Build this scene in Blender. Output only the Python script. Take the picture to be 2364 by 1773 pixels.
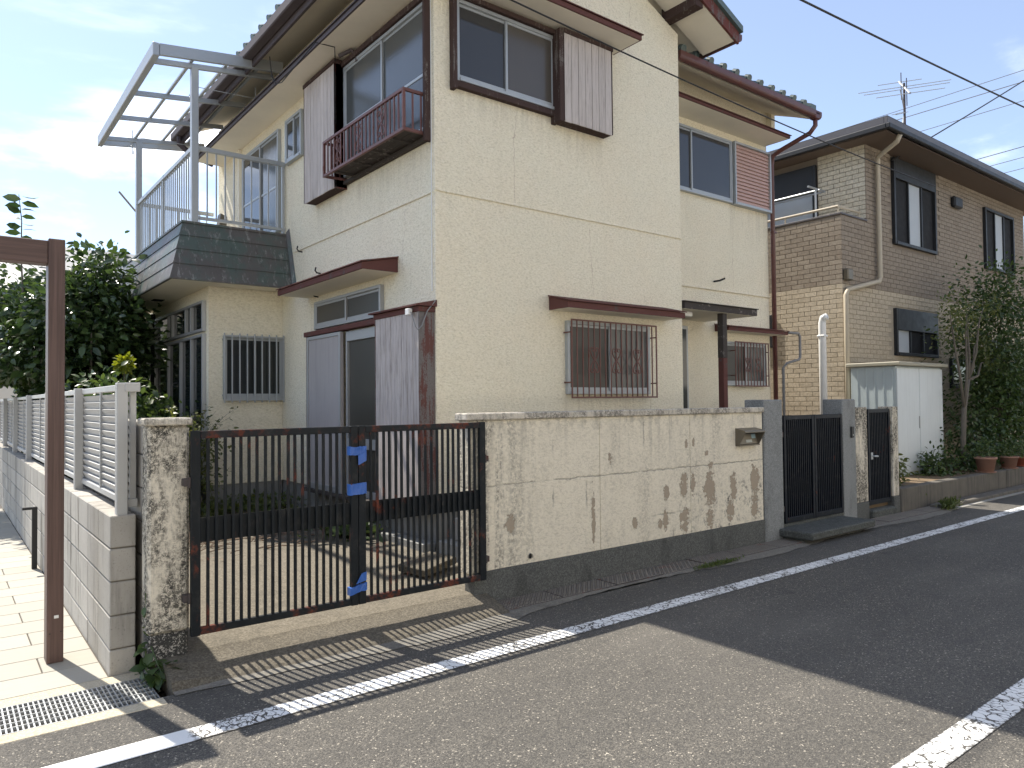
import bpy, bmesh, math, random
import numpy as np
from mathutils import Vector, Matrix
random.seed(7); rng = np.random.default_rng(7)
R = math.radians
for o in list(bpy.data.objects): bpy.data.objects.remove(o)
scene = bpy.context.scene
COL = scene.collection

# ------------------------------------------------------------ camera
# X runs along the road, Y into the lots, Z up; metres.
YAW, PITCH, ROLL, CAMZ = R(38.05), R(1.39), R(-0.57), 1.55
cam = bpy.data.cameras.new('camera'); cam_o = bpy.data.objects.new('camera', cam); COL.objects.link(cam_o)
fw = Vector((math.sin(YAW)*math.cos(PITCH), math.cos(YAW)*math.cos(PITCH), math.sin(PITCH)))
r0 = Vector((math.cos(YAW), -math.sin(YAW), 0)); u0 = r0.cross(fw)
rt = r0*math.cos(ROLL)+u0*math.sin(ROLL); up = -r0*math.sin(ROLL)+u0*math.cos(ROLL)
m = Matrix((rt, up, -fw)).transposed().to_4x4(); m.translation = (0, 0, CAMZ)
cam_o.matrix_world = m
cam.sensor_width = 36; cam.lens = 36*1690/2364; cam.clip_end = 3000; cam.clip_start = 0.05
scene.camera = cam_o

# ------------------------------------------------------------ light
SUN = Vector((-0.388, 1.853, 2.584)).normalized()
elev = math.asin(SUN.z); azim = math.atan2(SUN.x, SUN.y)
world = bpy.data.worlds.new('World'); scene.world = world; world.use_nodes = True
wn = world.node_tree; wn.nodes.clear()
def wnode(t, **k):
    n = wn.nodes.new(t)
    for a, b in k.items(): setattr(n, a, b)
    return n
sky = wnode('ShaderNodeTexSky', sky_type='NISHITA', sun_disc=False, sun_elevation=elev, sun_rotation=azim,
            air_density=0.75, dust_density=0.25, ozone_density=1.0, altitude=0)
tc = wnode('ShaderNodeTexCoord'); sp = wnode('ShaderNodeSeparateXYZ'); wn.links.new(tc.outputs['Generated'], sp.inputs[0])
# clouds on a flat layer: direction divided by its height
zc = wnode('ShaderNodeMath', operation='MAXIMUM'); wn.links.new(sp.outputs['Z'], zc.inputs[0]); zc.inputs[1].default_value = 0.0
za = wnode('ShaderNodeMath', operation='ADD'); wn.links.new(zc.outputs[0], za.inputs[0]); za.inputs[1].default_value = 0.22
cv = wnode('ShaderNodeVectorMath', operation='SCALE'); wn.links.new(tc.outputs['Generated'], cv.inputs[0])
iv = wnode('ShaderNodeMath', operation='DIVIDE'); iv.inputs[0].default_value = 1; wn.links.new(za.outputs[0], iv.inputs[1]); wn.links.new(iv.outputs[0], cv.inputs['Scale'])
mp = wnode('ShaderNodeMapping'); mp.inputs['Location'].default_value = (4.8, 10.9, 7.4); mp.inputs['Scale'].default_value = (1, 1, 1.6); wn.links.new(cv.outputs[0], mp.inputs[0])
cn = wnode('ShaderNodeTexNoise'); cn.inputs['Scale'].default_value = 1.5; cn.inputs['Detail'].default_value = 9; cn.inputs['Roughness'].default_value = 0.56; cn.inputs['Distortion'].default_value = .25
wn.links.new(mp.outputs[0], cn.inputs['Vector'])
cr = wnode('ShaderNodeMapRange', interpolation_type='SMOOTHSTEP'); cr.inputs['From Min'].default_value = 0.50; cr.inputs['From Max'].default_value = 0.76; cr.inputs['To Max'].default_value = .8
wn.links.new(cn.outputs['Fac'], cr.inputs[0])
hz = wnode('ShaderNodeMix', data_type='RGBA'); hz.inputs[0].default_value = 0.16; wn.links.new(sky.outputs[0], hz.inputs[6]); hz.inputs[7].default_value = (4.3, 4.1, 3.9, 1)
mx = wnode('ShaderNodeMix', data_type='RGBA'); wn.links.new(cr.outputs[0], mx.inputs[0]); wn.links.new(hz.outputs[2], mx.inputs[6]); mx.inputs[7].default_value = (10.5, 10.6, 10.8, 1)
bg = wnode('ShaderNodeBackground'); wn.links.new(mx.outputs[2], bg.inputs[0]); bg.inputs[1].default_value = 0.08
wo = wnode('ShaderNodeOutputWorld'); wn.links.new(bg.outputs[0], wo.inputs[0])
sl = bpy.data.lights.new('sun', 'SUN'); sl.energy = 2.5; sl.angle = R(0.55); sl.color = (1.0, 0.93, 0.82)
so = bpy.data.objects.new('sun', sl); COL.objects.link(so); so.rotation_euler = (-SUN).to_track_quat('-Z', 'Y').to_euler()
scene.view_settings.view_transform = 'Standard'; scene.view_settings.look = 'None'
scene.view_settings.gamma = 1; scene.view_settings.use_curve_mapping = False
scene.view_settings.exposure = 1.8
scene.render.engine = 'CYCLES'
scene.cycles.max_bounces = 8; scene.cycles.diffuse_bounces = 5

# ------------------------------------------------------------ mesh helpers
class MB:
    def __init__(s): s.v = []; s.f = []
    def add(s, vs, fs):
        n = len(s.v); s.v += [tuple(p) for p in vs]; s.f += [tuple(i+n for i in f) for f in fs]; return s
    def box(s, x0, x1, y0, y1, z0, z1, c=0.0):
        if x0 > x1: x0, x1 = x1, x0
        if y0 > y1: y0, y1 = y1, y0
        if z0 > z1: z0, z1 = z1, z0
        if c <= 0:
            return s.add([(x0,y0,z0),(x1,y0,z0),(x1,y1,z0),(x0,y1,z0),(x0,y0,z1),(x1,y0,z1),(x1,y1,z1),(x0,y1,z1)],
                         [(0,3,2,1),(4,5,6,7),(0,1,5,4),(1,2,6,5),(2,3,7,6),(3,0,4,7)])
        c = min(c, .45*min(x1-x0, y1-y0, z1-z0))
        lo = (x0,y0,z0); hi = (x1,y1,z1); vs = []; idx = {}
        for k in range(8):
            sg = (k & 1, k >> 1 & 1, k >> 2 & 1)
            for a in range(3):
                p = [(hi[i]-c if sg[i] else lo[i]+c) for i in range(3)]
                p[a] = hi[a] if sg[a] else lo[a]
                idx[(k, a)] = len(vs); vs.append(tuple(p))
        fs = []
        for a in range(3):
            b, d = (a+1) % 3, (a+2) % 3
            for sgn in (0, 1):
                base = sgn << a
                q = [idx[(base | (i << b) | (j << d), a)] for i, j in ((0,0),(1,0),(1,1),(0,1))]
                fs.append(tuple(q if sgn else q[::-1]))
        for a in range(3):                       # edges parallel to axis a
            b, d = (a+1) % 3, (a+2) % 3
            for i in (0, 1):
                for j in (0, 1):
                    k0 = (i << b) | (j << d); k1 = k0 | (1 << a)
                    fs.append((idx[(k0,b)], idx[(k1,b)], idx[(k1,d)], idx[(k0,d)]))
        for k in range(8): fs.append((idx[(k,0)], idx[(k,1)], idx[(k,2)]))
        return s.add(vs, fs)
    def prism(s, poly, axis, a, b):
        n = len(poly)
        def P(p, t): return {'X': (t, p[0], p[1]), 'Y': (p[0], t, p[1]), 'Z': (p[0], p[1], t)}[axis]
        return s.add([P(p, a) for p in poly]+[P(p, b) for p in poly],
                     [tuple(range(n)), tuple(range(2*n-1, n-1, -1))]+[(i, (i+1) % n, (i+1) % n+n, i+n) for i in range(n)])
    def tube(s, pts, r, n=6, cap=True):
        pts = [Vector(p) for p in pts]; rr = r if isinstance(r, (list, tuple)) else [r]*len(pts); rings = []; base = len(s.v)
        t0 = (pts[1]-pts[0]).normalized(); ref = Vector((0,0,1)) if abs(t0.z) < .9 else Vector((1,0,0))
        u = t0.cross(ref).normalized()
        for i, p in enumerate(pts):
            t = ((pts[min(i+1, len(pts)-1)]-pts[max(i-1, 0)])).normalized()
            u = (u-t*u.dot(t)).normalized(); w = t.cross(u)
            s.v += [tuple(p+(u*math.cos(2*math.pi*k/n)+w*math.sin(2*math.pi*k/n))*rr[i]) for k in range(n)]
        for i in range(len(pts)-1):
            for k in range(n):
                a = base+i*n+k; b = base+i*n+(k+1) % n
                s.f.append((a, b, b+n, a+n))
        if cap:
            s.f.append(tuple(base+k for k in range(n))[::-1]); e = base+(len(pts)-1)*n; s.f.append(tuple(e+k for k in range(n)))
        return s
    def bar(s, p, q, w, h):                      # rectangular bar from p to q, h along world up-ish
        p = Vector(p); q = Vector(q); t = (q-p).normalized(); ref = Vector((0,0,1)) if abs(t.z) < .95 else Vector((0,1,0))
        a = t.cross(ref).normalized(); b = a.cross(t)
        vs = [c+a*(i*w/2)+b*(j*h/2) for c in (p, q) for i, j in ((-1,-1),(1,-1),(1,1),(-1,1))]
        return s.add(vs, [(3,2,1,0),(4,5,6,7),(0,1,5,4),(1,2,6,5),(2,3,7,6),(3,0,4,7)])
    def lathe(s, prof, cx, cy, n=16):
        base = len(s.v)
        for r_, z in prof: s.v += [(cx+r_*math.cos(2*math.pi*k/n), cy+r_*math.sin(2*math.pi*k/n), z) for k in range(n)]
        for i in range(len(prof)-1):
            for k in range(n):
                a = base+i*n+k; b = base+i*n+(k+1) % n; s.f.append((a, b, b+n, a+n))
        return s
    def mesh(s, name, mat, smooth=False, fix=True):
        me = bpy.data.meshes.new(name); me.from_pydata(s.v, [], s.f); me.update()
        if fix:
            bm = bmesh.new(); bm.from_mesh(me); bmesh.ops.recalc_face_normals(bm, faces=bm.faces); bm.to_mesh(me); bm.free()
        if smooth: me.polygons.foreach_set('use_smooth', [True]*len(me.polygons))
        if mat: me.materials.append(mat)
        return me
def link(name, me, parent=None, loc=None, rot=None, scale=None):
    o = bpy.data.objects.new(name, me); COL.objects.link(o)
    if loc is not None: o.location = loc
    if rot is not None: o.rotation_euler = rot
    if scale is not None: o.scale = scale
    if parent is not None: attach(o, parent)
    return o
def attach(o, parent):
    o.parent = parent
    # every location is kept in world metres and parents are never rotated
    o.matrix_parent_inverse = Matrix.Translation(-parent.location)
def build(name, mb, mat, parent=None, smooth=False, fix=True, **k):
    o = link(name, mb.mesh(name, mat, smooth, fix), parent); tag(o, **k); return o
def tag(o, label=None, cat=None, group=None, kind=None):
    if label: o['label'] = label
    if cat: o['category'] = cat
    if group: o['group'] = group
    if kind: o['kind'] = kind
    return o
def thing(name, label, cat, loc, group=None):
    o = bpy.data.objects.new(name, None); COL.objects.link(o); o.location = loc; o.empty_display_size = .1
    return tag(o, label, cat, group)
def bx(x0, x1, y0, y1, z0, z1, c=0.0): return MB().box(x0, x1, y0, y1, z0, z1, c)

# ------------------------------------------------------------ material helpers
class NT:
    def __init__(s, name):
        s.m = bpy.data.materials.new(name); s.m.use_nodes = True; s.t = s.m.node_tree
        s.b = s.t.nodes['Principled BSDF']; s.b.inputs['Specular IOR Level'].default_value = .35
        g = s.t.nodes.new('ShaderNodeNewGeometry'); s.pos = g.outputs['Position']; s.isl = g.outputs['Random Per Island']
        s._oi = None
    @property
    def rnd(s):
        if s._oi is None: s._oi = s.t.nodes.new('ShaderNodeObjectInfo')
        return s._oi.outputs['Random']
    def put(s, inp, v):
        if isinstance(v, bpy.types.NodeSocket): s.t.links.new(v, inp)
        elif isinstance(v, (tuple, list)): inp.default_value = tuple(v)+((1,) if len(v) == 3 and len(inp.default_value) == 4 else ())
        else: inp.default_value = v
    def set(s, **k):
        for a, v in k.items(): s.put(s.b.inputs[{'col':'Base Color','rough':'Roughness','metal':'Metallic','nor':'Normal','spec':'Specular IOR Level','trans':'Transmission Weight','sss':'Subsurface Weight','alpha':'Alpha','coat':'Coat Weight'}[a]], v)
        return s
    def sc(s, v, k=(1,1,1), loc=(0,0,0), rot=(0,0,0)):
        n = s.t.nodes.new('ShaderNodeMapping'); s.put(n.inputs[0], v); n.inputs['Scale'].default_value = k; n.inputs['Location'].default_value = loc; n.inputs['Rotation'].default_value = rot; return n.outputs[0]
    def noise(s, scale, detail=3, rough=.55, vec=None, dist=0.0):
        n = s.t.nodes.new('ShaderNodeTexNoise'); s.put(n.inputs['Vector'], vec if vec is not None else s.pos)
        n.inputs['Scale'].default_value = scale; n.inputs['Detail'].default_value = detail; n.inputs['Roughness'].default_value = rough; n.inputs['Distortion'].default_value = dist
        return n.outputs['Fac']
    def voro(s, scale, vec=None, feature='F1', out='Distance', rand=1.0):
        n = s.t.nodes.new('ShaderNodeTexVoronoi'); n.feature = feature; s.put(n.inputs['Vector'], vec if vec is not None else s.pos); n.inputs['Scale'].default_value = scale; n.inputs['Randomness'].default_value = rand
        return n.outputs[out]
    def rng(s, v, a, b, lo=0.0, hi=1.0, smooth=True):
        n = s.t.nodes.new('ShaderNodeMapRange'); n.interpolation_type = 'SMOOTHSTEP' if smooth else 'LINEAR'
        s.put(n.inputs[0], v); n.inputs[1].default_value = a; n.inputs[2].default_value = b; n.inputs[3].default_value = lo; n.inputs[4].default_value = hi; return n.outputs[0]
    def mt(s, op, a, b=0.0, clamp=False):
        n = s.t.nodes.new('ShaderNodeMath'); n.operation = op; n.use_clamp = clamp; s.put(n.inputs[0], a); s.put(n.inputs[1], b); return n.outputs[0]
    def mix(s, f, a, b, mode='MIX'):
        n = s.t.nodes.new('ShaderNodeMix'); n.data_type = 'RGBA'; n.blend_type = mode; s.put(n.inputs[0], f); s.put(n.inputs[6], a); s.put(n.inputs[7], b); return n.outputs[2]
    def xyz(s, v=None):
        n = s.t.nodes.new('ShaderNodeSeparateXYZ'); s.put(n.inputs[0], v if v is not None else s.pos); return n.outputs
    def bump(s, h, strength=.5, dist=.01, nor=None):
        n = s.t.nodes.new('ShaderNodeBump'); s.put(n.inputs['Height'], h); n.inputs['Strength'].default_value = strength; n.inputs['Distance'].default_value = dist
        if nor is not None: s.put(n.inputs['Normal'], nor)
        return n.outputs[0]
    def hsv(s, c, h=.5, sat=1.0, val=1.0):
        n = s.t.nodes.new('ShaderNodeHueSaturation'); s.put(n.inputs['Color'], c); s.put(n.inputs['Hue'], h); s.put(n.inputs['Saturation'], sat); s.put(n.inputs['Value'], val); return n.outputs[0]

def plain(name, col, rough=.6, var=.15, scale=6, metal=0.0, bump=0.0, bscale=80, spec=.35, rand=0.0, streak=0.0):
    n = NT(name); f = n.noise(scale, 5, .6)
    c = n.mix(f, tuple(x*(1-var) for x in col), tuple(min(1, x*(1+var)) for x in col))
    if streak:
        s_ = n.noise(1, 5, .65, n.sc(n.pos, (14, 14, .9))); c = n.mix(n.rng(s_, .45, .75, 0, streak), c, tuple(x*.35 for x in col))
    if rand: c = n.hsv(c, .5, 1.0, n.rng(n.rnd, 0, 1, 1-rand, 1+rand, False))
    n.set(col=c, rough=n.rng(f, .2, .8, max(.03, rough-.08), min(1, rough+.08)), metal=metal, spec=spec)
    if bump: n.set(nor=n.bump(n.noise(bscale, 4, .6), bump, .004))
    return n.m

def stucco(name, col, dirt=0.0, bs=34):
    n = NT(name); X, Y, Z = n.xyz()
    big = n.noise(.9, 4, .6); mid = n.noise(5, 5, .6)
    c = n.mix(big, tuple(x*.93 for x in col), tuple(min(1, x*1.05) for x in col))
    c = n.mix(n.rng(n.noise(1.6, 3, .5, n.sc(n.pos, loc=(3, 8, 1))), .35, .7, 0, .5), c, (col[0]*1.01, col[1]*.97, col[2]*.95))
    c = n.mix(n.rng(mid, .3, .8, 0, .16), c, (col[0]*.86, col[1]*.84, col[2]*.82))
    st = n.noise(1, 5, .6, n.sc(n.pos, (7, 7, .45)))
    c = n.mix(n.rng(st, .52, .8, 0, .14+dirt), c, (col[0]*.5, col[1]*.5, col[2]*.47))
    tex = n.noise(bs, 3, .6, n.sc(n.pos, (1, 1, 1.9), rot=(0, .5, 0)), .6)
    c = n.mix(n.rng(tex, .30, .56, .46, 0), c, (col[0]*.62, col[1]*.61, col[2]*.56)); c = n.mix(n.rng(tex, .52, .72, 0, .5), c, (.93, .88, .76))  # relief shading put into the colour: hollows darkened, high spots lightened
    # hairline cracks: vertical lines that wander, limited in height
    wob = n.mt('ADD', n.mt('MULTIPLY', n.mt('SUBTRACT', n.noise(2.2, 3, .5), .5), .22), n.mt('MULTIPLY', n.mt('SUBTRACT', n.noise(16, 3, .6), .5), .05))
    front = n.rng(Y, YF_+.05, YF_+.01); wing = n.mt('MULTIPLY', n.rng(Y, 6.60, 6.63), n.rng(Y, 6.70, 6.67)); left = n.mt('MULTIPLY', n.rng(X, 3.72, 3.68), n.rng(Y, 5.86, 5.9))
    crk = None
    for face, co, at, z0, z1 in ((front, X, 4.62, 3.57, 4.55), (front, X, 6.62, .6, 1.62), (front, X, 5.70, 2.7, 3.5), (front, X, 6.35, 5.6, 6.4), (front, X, 6.68, 1.7, 2.5), (wing, X, 9.5, 3.2, 4.5), (wing, X, 10.2, 2.5, 3.1), (left, Y, 6.42, 2.95, 3.5), (left, Y, 8.74, 2.40, 2.95)):
        l_ = n.mt('MULTIPLY', n.rng(n.mt('ABSOLUTE', n.mt('SUBTRACT', n.mt('ADD', co, wob), at)), .0045, .001), n.mt('MULTIPLY', n.rng(Z, z0, z0+.05), n.rng(Z, z1, z1-.05)))
        l_ = n.mt('MULTIPLY', l_, face); crk = l_ if crk is None else n.mt('MAXIMUM', crk, l_)
    c = n.mix(n.mt('MULTIPLY', crk, .45), c, (col[0]*.35, col[1]*.23, col[2]*.2))
    # rain runs below the sills and boxes of the front
    run = None
    for face, co, u0, u1, zt_, ln in ((front, X, 5.15, 5.92, 4.52, .55), (front, X, 3.85, 5.2, 4.57, .35), (front, X, 5.2, 6.7, 1.6, .5), (left, Y, 7.7, 8.6, 4.0, .6), (left, Y, 5.7, 7.5, 4.0, .45), (wing, X, 9.4, 10.4, 4.5, .8)):
        q = n.mt('MULTIPLY', n.mt('MULTIPLY', n.rng(co, u0, u0+.08), n.rng(co, u1, u1-.08)), n.mt('MULTIPLY', n.rng(Z, zt_-ln, zt_), n.rng(Z, zt_+.02, zt_)))
        q = n.mt('MULTIPLY', q, face); run = q if run is None else n.mt('MAXIMUM', run, q)
    run = n.mt('MULTIPLY', run, n.rng(n.noise(1, 4, .65, n.sc(n.pos, (16, 16, .6))), .35, .7))
    c = n.mix(n.mt('MULTIPLY', run, .28), c, (col[0]*.45, col[1]*.42, col[2]*.38))
    n.set(col=c, rough=.92, spec=.15, nor=n.bump(tex, 1.0, .014))
    return n.m
YF_ = 5.82

M = {}
CREAM = (.86, .80, .635)
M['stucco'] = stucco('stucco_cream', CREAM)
M['soffit'] = plain('soffit_paint', (.80, .75, .64), .85, .10, 3, bump=.15, bscale=60)

def boundary_stucco():
    n = NT('stucco_weathered'); col = (.80, .735, .60)
    X, Y, Z = n.xyz()
    c = n.mix(n.noise(1.3, 4, .6), tuple(x*.90 for x in col), col)
    tex = n.noise(36, 3, .6, n.sc(n.pos, (1, 1, 1.7), rot=(0, .5, 0)), .6)
    fine = n.noise(55, 4, .7); mid = n.noise(9, 5, .65)
    # general grime in vertical runs
    run = n.noise(1, 5, .66, n.sc(n.pos, (4.5, 4.5, 1.3)))
    g = n.mt('MULTIPLY', n.rng(run, .47, .72), n.rng(fine, .38, .62))
    # heavier mildew by the gate end and under the coping
    left = n.mt('MULTIPLY', n.rng(X, 3.15, 4.15, 1, 0), n.rng(n.noise(1, 5, .65, n.sc(n.pos, (11, 11, 1.0), (2, 0, 0))), .40, .60))
    left = n.mt('MULTIPLY', left, n.rng(n.noise(30, 4, .75), .40, .58))
    topd = n.mt('MAXIMUM', n.mt('MULTIPLY', n.rng(Z, 1.22, 1.43), n.rng(mid, .46, .66)), n.mt('MULTIPLY', n.mt('MULTIPLY', n.rng(Z, .75, 1.42), n.rng(n.noise(1, 5, .65, n.sc(n.pos, (10, 10, .5), (6, 0, 0))), .50, .68)), n.rng(n.noise(40, 4, .75), .3, .6, .4, 1)))
    lowr = n.mt('MULTIPLY', n.mt('MULTIPLY', n.rng(X, 4.9, 6.4), n.rng(Z, .85, .55)), n.mt('MULTIPLY', n.rng(n.noise(7, 5, .65), .48, .66), n.rng(n.noise(28, 4, .75), .40, .60)))
    d = n.mt('MAXIMUM', n.mt('MULTIPLY', g, .46), n.mt('MAXIMUM', n.mt('MULTIPLY', left, .9), n.mt('MAXIMUM', n.mt('MULTIPLY', topd, .55), n.mt('MULTIPLY', lowr, 1.0))))
    # block courses telegraphing through the render
    wob = n.mt('MULTIPLY', n.mt('SUBTRACT', n.noise(12, 4, .7), .5), .05)
    def line(coord, at, w): return n.rng(n.mt('ABSOLUTE', n.mt('SUBTRACT', n.mt('ADD', coord, wob), at)), w, 0)
    crack = n.mt('MULTIPLY', line(Z, .90, .012), n.rng(n.noise(2.3, 4, .6), .32, .46))
    for zz in (.48,): crack = n.mt('MAXIMUM', crack, n.mt('MULTIPLY', line(Z, zz, .014), n.rng(n.noise(2.0, 4, .6, n.sc(n.pos, loc=(5, 0, 3))), .50, .64)))
    for xx, off in ((4.00, 0), (4.375, 3), (5.11, 6), (5.505, 9), (5.895, 12), (6.246, 15), (6.634, 18)):
        crack = n.mt('MAXIMUM', crack, n.mt('MULTIPLY', line(X, xx, .016), n.rng(n.noise(3.0, 4, .6, n.sc(n.pos, loc=(0, off, off))), .52, .66)))
    d = n.mt('MAXIMUM', d, n.mt('MULTIPLY', crack, .62))
    c = n.mix(n.mt('MULTIPLY', d, n.rng(n.noise(16, 5, .75), .25, .6, .45, 1)), c, (.10, .095, .085))
    c = n.mix(n.rng(tex, .30, .55, .5, 0), c, n.mix(.55, c, (.30, .27, .21))); c = n.mix(n.rng(tex, .54, .72, 0, .4), c, n.mix(.5, c, (.92, .86, .73)))  # shade and light of the rough grain painted into the colour
    # flaked patches where the coat has come away
    dx = n.mt('ADD', n.mt('MULTIPLY', n.mt('SUBTRACT', n.noise(15, 6, .75), .5), 4.6), n.mt('MULTIPLY', n.mt('SUBTRACT', n.noise(38, 4, .7), .5), 1.6))
    pk = None
    for px_, pz, a, b in ((5.669,.741,.055,.11),(5.414,.672,.035,.075),(5.811,.73,.035,.10),(6.081,.66,.085,.16),(6.09,.90,.035,.04),(6.472,.663,.05,.13),(6.847,.68,.075,.16),(6.839,.42,.06,.14),
                          (5.684,.393,.065,.12),(6.073,.367,.065,.085),(6.411,.411,.06,.10),(5.397,.409,.035,.09),(5.319,.388,.03,.05),(4.456,.56,.022,.22),(4.666,1.03,.03,.06),(4.977,.44,.03,.06),(3.547,.596,.05,.07),(5.72,1.12,.02,.04),(5.83,1.13,.02,.04),(6.03,1.02,.03,.03)):
        e = n.mt('ADD', n.mt('POWER', n.mt('ABSOLUTE', n.mt('DIVIDE', n.mt('SUBTRACT', X, px_), a)), 2), n.mt('POWER', n.mt('ABSOLUTE', n.mt('DIVIDE', n.mt('SUBTRACT', Z, pz), b)), 2))
        pk = e if pk is None else n.mt('MINIMUM', pk, e)
    peel = n.rng(n.mt('ADD', pk, n.mt('MULTIPLY', dx, 1.5)), 1.0, .92)
    edge = n.mt('MULTIPLY', n.rng(n.mt('ADD', pk, n.mt('MULTIPLY', dx, 1.5)), 1.25, 1.0), n.mt('SUBTRACT', 1, peel))
    c = n.mix(n.mt('MULTIPLY', edge, .18), c, (.10, .09, .08))
    c = n.mix(peel, c, n.mix(fine, (.33, .275, .21), (.42, .355, .275)))
    h = n.mt('MULTIPLY', tex, n.mt('SUBTRACT', 1, n.mt('MULTIPLY', peel, .75)))
    h = n.mt('SUBTRACT', h, n.mt('MULTIPLY', peel, .4)); h = n.mt('SUBTRACT', h, n.mt('MULTIPLY', crack, .5))
    n.set(col=c, rough=.93, spec=.12, nor=n.bump(h, .8, .009)); return n.m
M['bstucco'] = boundary_stucco()

def mildew(name, col, amt, seed):
    n = NT(name); X, Y, Z = n.xyz()
    c = n.mix(n.noise(2, 4, .6), tuple(x*.88 for x in col), col)
    tex = n.noise(42, 3, .6, n.sc(n.pos, (1, 1, 1.7), rot=(0, .5, 0)), .6)
    a = n.rng(n.noise(1, 5, .75, n.sc(n.pos, (7, 7, 2.4), (seed, 0, seed))), .36, .58); b = n.rng(n.noise(52, 5, .9), .40, .54)
    c = n.mix(n.mt('MULTIPLY', n.mt('MULTIPLY', a, b), amt), c, (.06, .058, .052))
    c = n.mix(n.rng(tex, .25, .5, .3, 0), c, (.30, .27, .22))
    n.set(col=c, rough=.93, spec=.12, nor=n.bump(tex, .8, .009)); return n.m
M['pillar'] = mildew('pillar_mildew', (.76, .70, .58), 1.0, 3)
M['coping'] = mildew('coping_weathered', (.66, .61, .52), .75, 9)

def speckle(name, dark, light, scale=70, rough=.85, grime=.3, cut=(.50, .62)):
    n = NT(name); s1 = n.noise(scale, 5, .75); s2 = n.noise(scale*.33, 4, .6)
    c = n.mix(n.rng(s1, *cut), dark, light)
    c = n.mix(n.rng(s2, .4, .75, 0, .35), c, tuple(x*.6 for x in dark))
    c = n.mix(n.rng(n.noise(1, 4, .6, n.sc(n.pos, (4, 4, 1.4))), .5, .75, 0, grime), c, (.03, .03, .028))
    n.set(col=c, rough=rough, nor=n.bump(s1, .5, .006)); return n.m
M['plinth'] = speckle('plinth_wash', (.075, .078, .074), (.165, .168, .16), 115, .9, .55, (.42, .62))
M['washstone'] = speckle('pillar_washed_stone', (.045, .045, .043), (.46, .44, .40), 75, .9, .25, (.53, .60))
M['granite'] = speckle('granite_grey', (.17, .18, .18), (.30, .31, .31), 120, .7, .35, (.42, .58))
M['concrete'] = plain('concrete_grey', (.30, .29, .265), .92, .22, 5, bump=.5, bscale=70, streak=.25)
M['apron'] = speckle('concrete_apron', (.085, .073, .054), (.17, .150, .115), 75, .93, .35, (.40, .62))
M['mortar_strip'] = speckle('mortar_strip', (.15, .14, .12), (.23, .215, .185), 80, .93, .4, (.40, .62))
M['yardcon'] = speckle('concrete_yard', (.115, .101, .077), (.205, .182, .142), 70, .93, .3, (.40, .62))
M['foundation'] = plain('foundation_render', (.27, .27, .255), .93, .18, 4, bump=.4, bscale=60, streak=.3)
M['retain'] = plain('retaining_concrete', (.13, .118, .10), .95, .38, 5, bump=.5, bscale=50, streak=.8)
M['slabstone'] = speckle('step_stone', (.060, .064, .058), (.12, .125, .115), 60, .9, .4, (.40, .62))

def asphalt():
    n = NT('asphalt'); v = n.t.nodes.new('ShaderNodeTexVoronoi'); n.put(v.inputs['Vector'], n.pos); v.inputs['Scale'].default_value = 135
    stone = n.rng(n.xyz(v.outputs['Color'])[0], 0, 1, 0, 1, False)
    big = n.noise(.5, 5, .6); med = n.noise(3.2, 5, .65)
    c = n.mix(n.rng(stone, .1, .8), (.080, .076, .069), (.180, .166, .142))
    c = n.mix(n.rng(stone, .955, .985), c, (.55, .50, .41))
    c = n.mix(n.rng(n.noise(160, 2, .5), .35, .62), n.mix(.7, c, (.05, .048, .045)), c)
    c = n.mix(n.rng(med, .45, .8, 0, .35), c, (.085, .08, .075)); c = n.mix(n.rng(big, .4, .7, 0, .25), c, (.21, .195, .17))
    X, Y, Z = n.xyz()
    lane = n.noise(1, 4, .6, n.sc(n.pos, (.25, 2.2, 1), (1, 4, 0))); c = n.mix(n.rng(lane, .38, .68, .28, 0), c, (.062, .060, .056))
    spot = n.mt('MULTIPLY', n.rng(n.noise(2.4, 4, .6, n.sc(n.pos, loc=(9, 2, 0))), .64, .74), .5); c = n.mix(spot, c, (.045, .043, .040))
    ed = n.mt('MULTIPLY', n.rng(n.mt('ABSOLUTE', n.mt('SUBTRACT', Y, 4.22)), .30, 0), n.rng(n.noise(2.2, 5, .65), .35, .65))
    c = n.mix(n.mt('MULTIPLY', ed, .45), c, (.055, .052, .047))
    h = n.mt('ADD', n.rng(v.outputs['Distance'], 0, .6, 1, 0), n.mt('MULTIPLY', stone, .6))
    n.set(col=c, rough=.86, spec=.3, nor=n.bump(h, .75, .005)); return n.m
M['asphalt'] = asphalt()

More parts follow.
